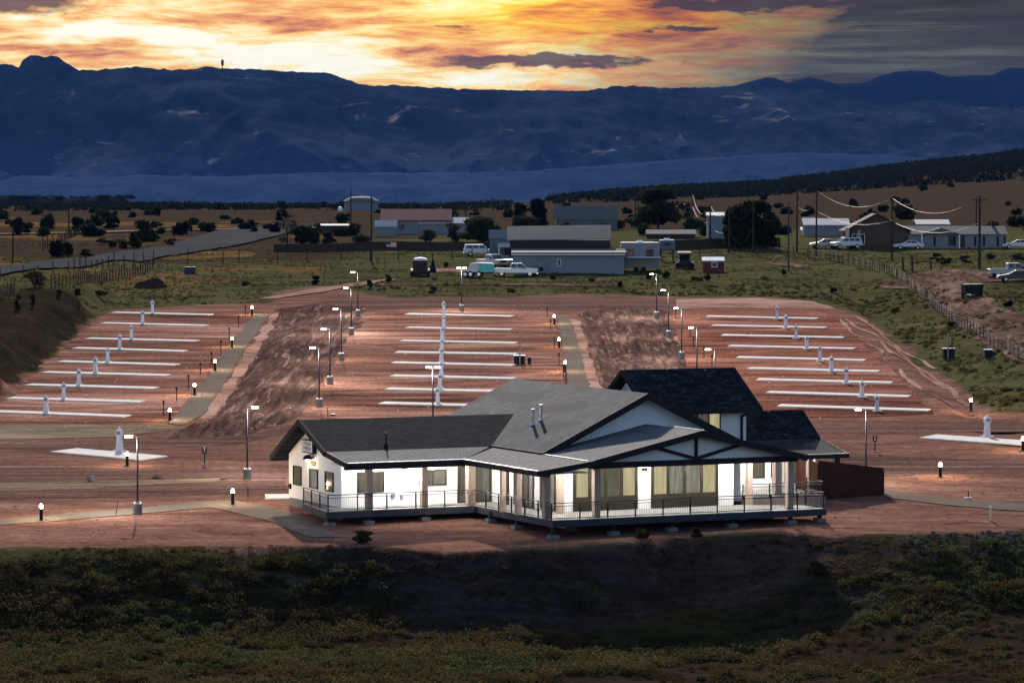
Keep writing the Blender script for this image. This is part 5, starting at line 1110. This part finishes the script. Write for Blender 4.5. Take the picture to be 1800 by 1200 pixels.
# ------------------------------------------------------------------ fences and posts
def post_fence(pts, step, h, label, rails=(), mat='old_wood', r=.07, jit=.15, name='ranch_fence', wires=(), rr=.05, px=True):
    P = [gp(*q) for q in pts] if px else pts; o = empty(name, tuple(P[0]), 0, label, 'fence'); B = P[0]; L_ = []
    for a, b in zip(P, P[1:]):
        n = max(1, int(np.hypot(*(b-a)[:2])/step))
        for k in range(n): q = a+(b-a)*k/n; L_.append(np.array([q[0], q[1], g1(q[0], q[1])]))
    L_.append(np.array([P[-1][0], P[-1][1], g1(P[-1][0], P[-1][1])]))
    m = MB(); posts = []
    for k, q in enumerate(L_):
        hh = h*(1+random.uniform(-jit, jit)); d = q-B
        mb = MB().tube((d[0], d[1], d[2]-.2), (d[0]+random.uniform(-.06, .06), d[1], d[2]+hh), r, r*.85, n=6)
        mb.build('fence_post', mat, o)
    rl = MB()
    for z in rails:
        for a, b in zip(L_, L_[1:]): rl.tube(tuple(a-B+[0, 0, z]), tuple(b-B+[0, 0, z]), rr, n=5, cap=False)
    if rails: rl.build('fence_rail', mat, o)
    wl = MB()
    for z in wires:
        for a, b in zip(L_, L_[1:]): wl.tube(tuple(a-B+[0, 0, z]), tuple(b-B+[0, 0, z]), .012, n=4, cap=False)
    if wires: wl.build('fence_wire', 'rust', o)
    return o
post_fence([(1422, 452), (1452, 458), (1482, 463), (1530, 474), (1572, 486), (1600, 503), (1640, 540), (1690, 578), (1740, 608), (1790, 632), (1840, 652)], 2.6, 1.45, 'long brown pipe rail fence curving along the dirt drive on the right', (.25, .5, .75, 1.0, 1.25), 'rust', .05, .2, 'rail_fence', rr=.035)
post_fence([(-20, 548), (25, 512), (60, 508), (90, 506), (130, 501), (188, 493), (234, 485), (268, 470)], 2.3, 1.55, 'wooden post and wire ranch fence on the left field', (), 'old_wood', .085, .25, 'ranch_fence', wires=(.4, .8, 1.2))
post_fence([(0, 492), (40, 488), (120, 478), (200, 466), (270, 464), (330, 462), (392, 461), (420, 460)], 3.5, 1.6, 'row of old wooden posts along the lower edge of the asphalt road', (), 'old_wood', .09, .3, 'ranch_fence', wires=(.5, 1.1))
post_fence([(222, 504), (292, 503), (358, 501), (427, 500), (495, 499), (570, 496), (698, 493)], 5.5, 1.3, 'thin wire fence crossing the green field behind the left lot', (), 'old_wood', .04, .1, 'wire_fence', wires=(.5, .9, 1.2))
post_fence([(488, 461), (540, 460), (600, 458), (700, 457), (760, 456), (830, 453), (856, 452)], 4.0, 1.6, 'post and wire fence in front of the long dark board fence', (.4,), 'old_wood', .08, .25, 'ranch_fence', wires=(.8, 1.2), rr=.02)
post_fence([(1160, 453), (1230, 450), (1290, 447), (1370, 446), (1420, 452)], 3.2, 1.5, 'wooden corral fence in front of the willow on the right', (.5, 1.1), 'old_wood', .08, .2, 'corral_fence', rr=.04)
post_fence([(75, 440), (100, 430), (120, 420), (140, 412)], 3.5, 1.6, 'short line of leaning posts on the orange field at far left', (), 'old_wood', .1, .3, 'ranch_fence', wires=(.6, 1.1))
post_fence([(1660, 415), (1700, 413), (1760, 412), (1830, 411)], 4.0, 1.4, 'thin fence behind the long pale house on the right', (.7,), 'old_wood', .06, .2, 'ranch_fence', rr=.03)
def dark_fence(a, b, h, label):
    A, B_ = gp(*a), gp(*b); o = empty('board_fence', tuple(A), 0, label, 'fence'); d = B_-A; L = np.hypot(d[0], d[1]); n = int(L/2.4); m = MB(); mp = MB()
    for k in range(n):
        q0, q1 = d*k/n, d*(k+1)/n; z0, z1 = g1(*(A+q0)[:2])-A[2], g1(*(A+q1)[:2])-A[2]; hh = h*random.uniform(.97, 1.03)
        m.bar((q0[0], q0[1], z0+hh/2), (q1[0]-.03, q1[1], z1+hh/2), .06, hh)
        mp.cbox((q0[0], q0[1]-.08, z0+h/2), (.12, .1, h*1.05))
    m.build('board_panel', 'old_wood', o); mp.build('fence_post', 'old_wood', o)
dark_fence((482, 444), (870, 440), 1.35, 'long low dark board fence stretching left of the blue annex')
dark_fence((1150, 439), (1372, 434), 1.5, 'low dark board fence in front of the big willow')
def gate_posts():
    P = [gp(1588, 476), gp(1604, 477), gp(1637, 474)]; o = empty('gate_frame', tuple(P[1]), 0, 'rough timber gate frame at the entrance of the dirt yard', 'gate')
    for q, h in zip(P, (1.9, 2.25, 1.25)):
        d = q-P[1]; MB().tube((d[0], d[1], d[2]-.2), (d[0]-.12, d[1], d[2]+h), .17, .13, n=7).build('gate_post', 'old_wood', o)
    d = P[2]-P[1]; MB().tube((0, 0, 1.15), (d[0], d[1], d[2]+1.15), .08, n=6).build('gate_rail', 'old_wood', o)
gate_posts()

# ------------------------------------------------------------------ power poles and wires
def pole(q, top, label, cross=False, mat='pole_wood', r=.16, far=None, lean=0):
    p = gp(*q) if far is None else at(q[0], q[1], far)
    if far is not None: p[2] = g1(p[0], p[1])
    h = CZ+(YH-top)*p[1]/F-p[2]; t = empty('power_pole', tuple(p), 0, label, 'power pole', 'wooden power poles')
    MB().tube((0, 0, -.3), (lean, 0, h), r, r*.65, n=8).build('pole', mat, t)
    if cross: MB().bar((-1.0, 0, h-.5), (1.0, .2, h-.5), .1, .12).build('cross_arm', mat, t)
    else: MB().cbox((.14, 0, h-.9), (.16, .16, .4)).build('insulator', 'rust', t)
    return np.array([p[0], p[1], p[2]+h])
PT = {}
for key, q, top, lab, kw in (
    ('a', (1202, 386), 357, 'short power pole behind the dark tree right of centre', {}), ('b', (1217.6, 391), 342, 'power pole with bright wires just right of the dark tree', {}),
    ('c', (1248.5, 433), 359, 'power pole in front of the grey block shed', {}), ('d', (1281, 444), 362, 'power pole at the left side of the willow', {}),
    ('e', (1324, 444), 356, 'power pole in the middle of the willow', {}), ('f', (1386, 477), 355, 'nearest slim blue tinted pole standing in the pink dirt patch', {'r': .13, 'mat': 'blue_grey_box'}),
    ('g', (1401, 444), 339, 'power pole right of the slim blue tinted pole', {}), ('h', (1435, 450), 333, 'power pole at the start of the rail fence', {}),
    ('i', (1567.7, 458), 347, 'power pole in front of the long pale house', {}), ('j', (1721.6, 472), 345, 'tall near power pole with cross arm at right', {'cross': True, 'r': .2}),
    ('k', (1716, 405), 346, 'thinner power pole just behind the tall cross arm pole', {}), ('l', (991, 384), 355, 'short power pole behind the mobile home', {}),
    ('m', (1117, 400), 332, 'left pole of the close pair left of the dark tree', {}), ('n', (1122, 384), 327, 'right pole of the close pair left of the dark tree', {}),
    ('o', (819, 395), 355, 'short power pole right of the red roofed house', {}), ('p', (616.7, 394), 334, 'power pole in front of the water tank', {}),
    ('q', (653, 461), 345, 'power pole on the field right of the water tank', {}), ('r', (121, 411), 348, 'power pole beyond the orange field at far left', {}),
    ('s', (22.5, 461), 395, 'short leaning stub pole at the left edge', {'lean': .1, 'r': .14}), ('t', (697, 375), 347, 'small lamp pole right of the water tank', {'r': .09})):
    PT[key] = pole(q, top, lab, **kw)
def wire(a, b, sag, label, drop=0, n=18):
    A = np.array(PT[a]) if isinstance(a, str) else a; B = np.array(PT[b]) if isinstance(b, str) else b; A = A-[0, 0, drop+.1]; B = B-[0, 0, drop+.1]; m = MB(); P = []
    for k in range(n+1):
        f = k/n; P.append(A+(B-A)*f-np.array([0, 0, 4*sag*f*(1-f)]))
    for p, q in zip(P, P[1:]): m.tube(tuple(p-P[0]), tuple(q-P[0]), 0.014, n=5, cap=False)
    tag(m.build('power_line', 'wire', None, tuple(P[0])), label, 'power line', 'power lines between the poles')
wire('h', 'i', 1.9, 'upper sunlit wire from the fence pole to the pale house pole'); wire('i', 'j', 2.2, 'upper sunlit wire from the pale house pole to the cross arm pole')
wire('h', 'i', 1.3, 'lower wire from the fence pole to the pale house pole', 3.2); wire('i', 'j', 1.5, 'lower wire from the pale house pole to the cross arm pole', 3.4)
wire('g', 'h', .9, 'short wire between the two poles left of the pale house', 2.0); wire('b', 'c', 2.6, 'steep bright wire right of the dark tree'); wire('b', 'c', 1.4, 'lower wire right of the dark tree', 2.6)
wire('c', 'd', 1.7, 'upper wire in front of the grey block shed'); wire('c', 'd', 1.3, 'lower wire in front of the grey block shed', 3.0); wire('d', 'e', 2.2, 'upper wire crossing the willow'); wire('d', 'e', 2.6, 'lower sagging wire crossing the willow', 3.4)
wire('e', 'g', 2.2, 'wire leaving the willow towards the right', 1.2); wire('a', 'b', .8, 'short wire at the dark tree'); wire('n', 'a', 2.5, 'wire from the pole pair over the dark tree')

# ------------------------------------------------------------------ trees and shrubs
def tree(q, h, w_, mat, label, n=700, leaf=.35, trunk=.22, bare=False, group=None, cat='tree', blobs=9, name='tree', Y=None):
    p = gp(*q); t = empty(name, tuple(p), random.uniform(0, 6), label, cat, group)
    B = []; blobs = int(blobs*1.3)
    for k in range(blobs):
        a = random.uniform(0, 6.28); rr = w_*.5*random.uniform(.1, .68); z = h*random.uniform(.13, .86); s = 1-.55*max(0, (z/h-.5)/.5)
        B.append(((rr*math.cos(a)*s, rr*math.sin(a)*s, z), (w_*random.uniform(.11, .25), w_*random.uniform(.11, .25), h*random.uniform(.07, .18))))
    m = MB().tube((0, 0, -.2), (.05, 0, h*.45), trunk, trunk*.6, n=7)
    for b in B[:7]: m.tube((0, 0, h*random.uniform(.12, .4)), b[0], trunk*.4, trunk*.1, n=5)
    if bare:
        for b in B:
            for _ in range(7): e = Vector(b[0]); m.tube(e, e+Vector((random.uniform(-1, 1)*w_*.2, random.uniform(-1, 1)*w_*.2, random.uniform(.1, 1)*h*.18)), trunk*.1, trunk*.03, n=4)
    m.build('trunk', 'bark', t)
    V, Fq = leaf_quads(crown_pts(n, B), leaf); npmesh('crown', V, Fq, mat, t)
    return t
tree((505, 430), 5.6, 4.2, 'tree_grey', 'bare grey tree beside the asphalt road at the left end of the dark fence', 160, .3, .16, True)
tree((531, 433), 4.0, 3.8, 'tree_dark', 'round dark bush right of the bare tree at the dark fence', 900, .32, .1)
tree((552, 432), 2.6, 2.6, 'tree_dark', 'small dark bush right of the round bush by the dark fence', 500, .28, .1)
tree((576, 428), 2.0, 3.4, 'tree_grey', 'low grey sage shrub left of the field power pole', 450, .26, .08, cat='shrub', name='shrub')
tree((632, 430), 1.9, 4.0, 'tree_grey', 'wide low grey shrub touching the field power pole', 450, .26, .08, cat='shrub', name='shrub')
tree((755, 427), 2.2, 3.6, 'tree_grey', 'grey shrub in front of the red roofed house', 420, .26, .08, cat='shrub', name='shrub')
tree((845, 426), 4.4, 9.0, 'tree_dark', 'broad dark tree clump left of the blue annex', 1800, .36, .15, blobs=14)
tree((800, 424), 3.2, 4.0, 'tree_grey', 'grey bare brush at the left of the dark tree clump', 400, .3, .1, True)
tree((912, 402), 5.6, 3.6, 'tree_dark', 'narrow dark conifer behind the mobile home roof', 1000, .36, .2)
tree((945, 404), 6.2, 5.0, 'tree_dark', 'taller broad dark tree behind the mobile home roof', 1300, .38, .25)
tree((928, 406), 3.6, 6.5, 'tree_grey', 'pale grey shrubs between the two dark trees', 700, .3, .1)
tree((1157, 402), 8.6, 10.5, 'tree_dark', 'large dark double crowned tree right of the pole pair', 3200, .42, .3, blobs=16)
tree((1216, 416), 4.5, 4.6, 'tree_dark', 'dark bushy tree left of the grey block shed', 900, .36, .15)
tree((1110, 400), 2.6, 6.0, 'tree_grey', 'grey brush left of the large dark tree', 500, .3, .1)
tree((1320, 436), 8.0, 10.0, 'willow', 'big dark willow behind the corral fence', 4200, .42, .35, blobs=18)
tree((1293, 436), 6.5, 5.0, 'willow', 'left half of the dark willow clump with lower crown', 1600, .4, .25)
tree((1350, 436), 6.0, 4.5, 'willow', 'right side tree of the willow clump with lower crown', 1400, .4, .25)
tree((29, 413), 3.6, 3.4, 'juniper', 'round topped dark juniper above the leaning stub pole', 800, .3, .15)
tree((135, 407), 2.8, 3.2, 'juniper', 'dark juniper left of the pair beyond the orange field', 700, .3, .15)
tree((153, 414), 3.4, 3.4, 'juniper', 'darkest juniper just right of the far left power pole', 900, .3, .15)
tree((199, 403), 2.6, 4.4, 'juniper', 'wide juniper above the thin far road', 700, .3, .15)
tree((261, 424), 3.6, 6.4, 'juniper', 'wide spreading dark juniper in front of the thin far road', 1200, .3, .15)
tree((235, 435), 2.6, 2.6, 'tree_dark', 'dark upright shrub on the orange field', 400, .28, .1, cat='shrub', name='shrub')
tree((100, 452), 2.5, 3.4, 'juniper', 'dark juniper bush on the orange field left', 700, .28, .12)
tree((119, 447), 1.9, 2.6, 'juniper', 'smaller juniper bush right behind the left orange field bush', 500, .28, .12)
for q, s in (((193, 436), 'left'), ((180, 430), 'farther left'), ((208, 428), 'upper'), ((150, 452), 'lower left'), ((215, 437), 'middle'), ((300, 433), 'right')):
    tree(q, 1.3, 2.8, 'sage', f'dark sage shrub, {s} one of the group on the orange field', 300, .22, .06, cat='shrub', name='shrub', group='sage shrubs on the orange field', blobs=5)
tree((62, 505), 2.0, 3.6, 'sage', 'rounded dark shrub below the asphalt road at left', 700, .24, .08, cat='shrub', name='shrub')
for q, h, w_, s in (((552, 499), 1.15, 1.9, 'spiky dark shrub on the green field left of the far lamps'), ((682, 496), 1.1, .9, 'small dark shrub right of the farthest left row lamp'), ((784, 469), .6, 1.3, 'low round shrub right of the horse trailer'),
    ((972, 490), .5, 1.0, 'low shrub in front of the mobile home'), ((900, 513), .5, 2.4, 'wide flat shrub beyond the middle lot'), ((1040, 496), .6, 1.3, 'small round shrub in front of the mobile home door'), ((1091, 507), .9, .8, 'small weedy shrub at the grass edge beyond the middle lot'),
    ((1142, 490), .9, 1.4, 'dark shrub left of the farthest right row lamp'), ((1172, 489), .9, 1.6, 'dark shrub right of the farthest right row lamp'), ((1243, 494), 1.05, 1.3, 'dark shrub below the red shed'), ((1225, 494), .7, 2.0, 'wide low shrub left of the one below the red shed'),
    ((1377, 485), 1.0, 1.3, 'dark shrub at the foot of the slim blue tinted pole'), ((1345, 491), .35, 1.8, 'low flat shrub on the grass right of the red shed'), ((1465, 514), .7, 1.0, 'round shrub beyond the right lot'), ((1575, 548), .6, 1.5, 'low dark shrub by the scraped bank on the right'),
    ((1648, 461), 1.3, 2.3, 'dark shrub behind the timber gate frame'), ((1664, 465), 1.0, 2.0, 'second dark shrub right of the gate frame'), ((1697, 462), 1.1, 2.0, 'dark shrub left of the tall cross arm pole'), ((1741, 460), 1.2, 1.5, 'dark shrub right of the tall cross arm pole'), ((1788, 458), 1.4, 3.5, 'dark shrub clump at the far right edge'),
    ((1773, 540), .8, 1.1, 'dark shrub on the grass island right of the drive'), ((1671, 575), .6, 1.2, 'low shrub beside the rail fence'), ((135, 520), .9, 1.4, 'dark shrub on the dim grass left of the lot'), ((175, 521), .8, 2.6, 'wide dark shrub row behind the left lot'), ((104, 533), 1.8, .8, 'tall thin weed clump near the left edge'), ((32, 545), 1.9, .9, 'tall dark weed at the left edge'), ((58, 540), 1.5, .7, 'tall weed beside the left edge weeds'),
    ((432, 502), .7, 1.4, 'dark shrub behind the far end of the left path'), ((762, 516), .9, 1.3, 'dark shrub at the grass edge beyond the middle lot left'), ((650, 505), 1.2, .9, 'bare twiggy shrub between the far lamps')):
    tree(q, h, w_, 'tree_dark' if h > .6 else 'sage', s, 260, .16, .04, cat='shrub', name='shrub', blobs=6, group='shrubs on the grass')
# soil heap on the left field
p = gp(266, 504); rock((p[0], p[1], p[2]-.5), (2.3, 1.6, 1.35), 'soil_dark', 'dark heap of soil on the field behind the left lot', 'soil heap', 'soil_heap', sink=.45)
# junipers dotted over the far plain
def junipers():
    var = []
    for k in range(5):
        B = [((random.uniform(-.5, .5), random.uniform(-.5, .5), random.uniform(.5, 1.1)), (.62, .62, .5)) for _ in range(5)]
        V, Fq = leaf_quads(crown_pts(170, B), .26); var.append(npmesh('juniper_bush', V, Fq, 'juniper'))
    n = 0; first = [True]*5
    while n < 160:
        u = random.random(); y = 640+u*u*1750; r = random.uniform(-.15, .15); x = r*y
        if fbm(np.array([x/120]), np.array([y/200]), 2, 60)[0] < .42: continue
        k = random.randrange(5); o = var[k] if first[k] else var[k].copy()
        if not first[k]: col.objects.link(o)
        first[k] = False; s = random.uniform(.8, 2.1)*(1+.2*(y > 1400)); o.location = (x, y, g1(x, y)-.25*s); o.scale = (s*random.uniform(.9, 1.4), s, s*random.uniform(.8, 1.1)); o.rotation_euler = (0, 0, random.uniform(0, 6))
        tag(o, 'rounded dark juniper bush dotted on the brown plain', 'juniper', 'junipers dotted over the plain'); n += 1
junipers()
def forest():
    """the wooded hill on the right and the tree line at its foot"""
    C = []; S = []
    while len(C) < 4200:
        y = rng.uniform(1500, 2700); r = rng.uniform(.01, .17); x = r*y
        dens = np.interp(y, [1450, 1800, 2100, 2700], [.05, .35, .9, 1.0])*np.interp(r, [.0, .035, .08, .17], [.0, .5, .9, 1])
        if rng.random() < dens*(.4+fbm(np.array([x/50]), np.array([y/80]), 2, 70)[0]*1.0): C.append((x, y)); S.append(rng.uniform(1.3, 2.6))
    C = np.array(C); S = np.array(S); Z = G(C[:, 0], C[:, 1]); n = 34
    d = rng.normal(size=(len(C), n, 3)); d /= np.linalg.norm(d, axis=2)[:, :, None]; d[:, :, 2] = np.abs(d[:, :, 2])*1.0
    P = np.stack([C[:, 0], C[:, 1], Z], 1)[:, None, :]+d*S[:, None, None]*np.array([1.25, 1.25, 1.5])
    V, Fq = leaf_quads(P.reshape(-1, 3), .75); npmesh('forest', V, Fq, 'hill_tree', kind='stuff')
    C = []
    while len(C) < 900:       # distant brush line on the left plain and the mesa top
        if rng.random() < .93: y = rng.uniform(1300, 2400); r = rng.uniform(-.16, -.0); x = r*y; z = g1(x, y)
        else: y = rng.uniform(2490, 2505); x = rng.uniform(-.16, -.105)*y; z = CZ-7.5*2500/F-.6
        if y < 2480 and fbm(np.array([x/80]), np.array([y/60]), 2, 71)[0] < .5: continue
        C.append((x, y, z))
    C = np.array(C); d = rng.normal(size=(len(C), 30, 3)); d /= np.linalg.norm(d, axis=2)[:, :, None]; d[:, :, 2] = np.abs(d[:, :, 2])
    P = C[:, None, :]+d*rng.uniform(1.0, 2.2, (len(C), 1, 1))*np.array([1.6, 1.3, 1.2]); V, Fq = leaf_quads(P.reshape(-1, 3), .6); npmesh('brush', V, Fq, 'juniper', kind='stuff')
forest()

# ------------------------------------------------------------------ ground cover
def cover(name, mat, n, accept, size, nleaf, leaf, flat=.8, tries=40):
    C = []; k = 0
    while len(C) < n and k < tries:
        x, y = accept(8000); C += list(zip(x, y)); k += 1
    C = np.array(C[:n]); Z = G(C[:, 0], C[:, 1]); s = rng.uniform(size[0], size[1], len(C))
    d = rng.normal(size=(len(C), nleaf, 3)); d /= np.linalg.norm(d, axis=2)[:, :, None]; d[:, :, 2] = np.abs(d[:, :, 2]); d *= rng.uniform(.45, 1.05, (len(C), nleaf, 1))
    P = np.stack([C[:, 0], C[:, 1], Z-.03], 1)[:, None, :]+d*s[:, None, None]*np.array([1, 1, flat])
    V, Fq = leaf_quads(P.reshape(-1, 3), leaf); npmesh(name, V, Fq, mat, kind='stuff')
def fg(lo, hi, f):
    def acc(m):
        y = rng.uniform(180, 229, m); x = rng.uniform(-.150, .150, m)*y*1.02; t = np.interp(x, EX, EY)-y
        return (lambda k: (x[k], y[k]))(f(x, y, t))
    return acc
nz = lambda x, y, s, sd: fbm(x/s, y/s, 4, sd)
right_bare = lambda x, y: ss(4, 14, x-2-(y-196)*.5)*ss(-1, 3, 210-y+x*.25)
cover('brush', 'sage', 3600, fg(0, 0, lambda x, y, t: (t > 2.0) & (nz(x, y, 5, 1) > .44) & ((x < -7) | (t > 9.5)) & (rng.random(len(x)) > right_bare(x, y)*.75)), (.25, .85), 130, .062)
cover('brush', 'green_weed', 1500, fg(0, 0, lambda x, y, t: (((nz(x, y, 7, 5) > .53) & (t > 8.5) & (t < 24)) | ((x > 12) & (np.abs(t-8-(28-x)*.25) < 3))) & (rng.random(len(x)) > right_bare(x, y)*.8)), (.2, .65), 120, .055)
cover('brush', 'dry_weed', 2200, fg(0, 0, lambda x, y, t: (t > 1.0) & (nz(x, y, 4, 9) > .52) & ((x < -6) | (t > 9) | (x > 15))), (.15, .5), 70, .045)
cover('brush', 'dry_weed', 2600, fg(0, 0, lambda x, y, t: (t > 0.2) & (t < 10) & (nz(x, y, 2, 15) > .42)), (.08, .32), 34, .04)
def mid(y0, y1, f, dens=None):
    def acc(m):
        y = rng.uniform(y0, y1, m); x = rng.uniform(-.155, .155, m)*y; s = poly_sd(x, y, DIRT); dl = seg_side(x, y, LB, LA); return (lambda k: (x[k], y[k]))((s < -1.0) & ~((dl > -3) & (dl < 9) & (y < 425)) & f(x, y, s))
    return acc
cover('grass', 'field_grass', 5200, mid(268, 560, lambda x, y, s: nz(x, y, 9, 25) > .47), (.12, .34), 26, .07, .9)
cover('grass', 'dry_weed', 1500, mid(268, 600, lambda x, y, s: nz(x, y, 12, 27) > .52), (.15, .4), 24, .08, .9)
cover('brush', 'sage', 520, mid(290, 480, lambda x, y, s: (nz(x, y, 16, 29) > .54) & (s > -30)), (.25, .6), 60, .1, .8)
# bushes one can tell apart on the near bank
for q, h, w_, mt, s in (((638, 955), .9, 1.6, 'green_weed', 'small green bush at the edge of the bank below the lodge deck'), ((1025, 1062), 1.6, 2.6, 'green_weed', 'upright green willow bush at the foot of the bank below the lodge'), ((575, 1035), 1.3, 3.4, 'green_weed', 'broad pale green bush on the slope left of centre'),
                        ((480, 1000), 1.2, 2.0, 'sage', 'dark green bush on the left slope below the path'), ((1670, 985), 1.2, 3.2, 'green_weed', 'wide green bush by the rubble on the right bank'), ((1750, 972), 1.0, 2.4, 'green_weed', 'green bush above the rubble near the right edge'), ((1130, 945), .7, 1.1, 'sage', 'small dark bush at the bank edge right of the deck'),
                        ((1225, 943), .6, .9, 'sage', 'tiny dark bush on the bank edge farther right of the deck'), ((1430, 1010), .9, 1.8, 'dry_weed', 'dry brown bush on the right bank')):
    tree(q, h, w_, mt, s, 700, .075, .03, cat='bush', name='bush', blobs=10)
# rubble at the right end of the bank, litter and loose stones
def stones(name, mat, C, S):
    bm = bmesh.new(); bmesh.ops.create_icosphere(bm, subdivisions=1, radius=1); bv = np.array([v.co[:] for v in bm.verts]); bf = np.array([[v.index for v in f.verts] for f in bm.faces]); bm.free()
    n = len(C); V = bv[None]*(1+rng.uniform(-.3, .3, (n, len(bv), 1)))*S[:, None, None]*rng.uniform(.6, 1.3, (n, 1, 3))+C[:, None, :]
    Fq = (bf[None]+(np.arange(n)*len(bv))[:, None, None]).reshape(-1, 3); npmesh(name, V.reshape(-1, 3), Fq, mat, kind='stuff')
x = rng.uniform(25, 36, 240); t_ = rng.uniform(.3, 4.5, 240); y = np.interp(x, EX, EY)-t_; stones('rubble', 'rock_dark', np.stack([x, y, G(x, y)], 1), rng.uniform(.05, .22, 240))
x = rng.uniform(-36, 36, 1500); y = rng.uniform(226, 300, 1500); k = poly_sd(x, y, DIRT) > 0; x, y = x[k], y[k]; stones('gravel', 'rock_red', np.stack([x, y, G(x, y)+.01], 1), rng.uniform(.02, .07, len(x)))
x = rng.uniform(-60, 60, 260); y = rng.uniform(290, 440, 260); k = poly_sd(x, y, DIRT) > 0; x, y = x[k], y[k]; stones('gravel', 'litter', np.stack([x, y, G(x, y)+.03], 1), rng.uniform(.03, .09, len(x)))

# ------------------------------------------------------------------ haze over the valley
def haze():
    m = bpy.data.materials.new('haze'); m.use_nodes = True; t = NT(m.node_tree); t.n.clear(); M['haze'] = m
    o = t.new('ShaderNodeOutputMaterial'); v = t.new('ShaderNodeVolumePrincipled'); t.l.new(v.outputs[0], o.inputs['Volume'])
    v.inputs['Color'].default_value = (0.055, 0.19, 0.60, 1); v.inputs['Density'].default_value = 1.6e-5; v.inputs['Anisotropy'].default_value = 0.0
    v.inputs['Absorption Color'].default_value = (0, 0, 0, 1)
    tag(MB().box(-6500, 6500, -90, 14800, -260, 545).build('haze', 'haze'), kind='stuff')
haze()
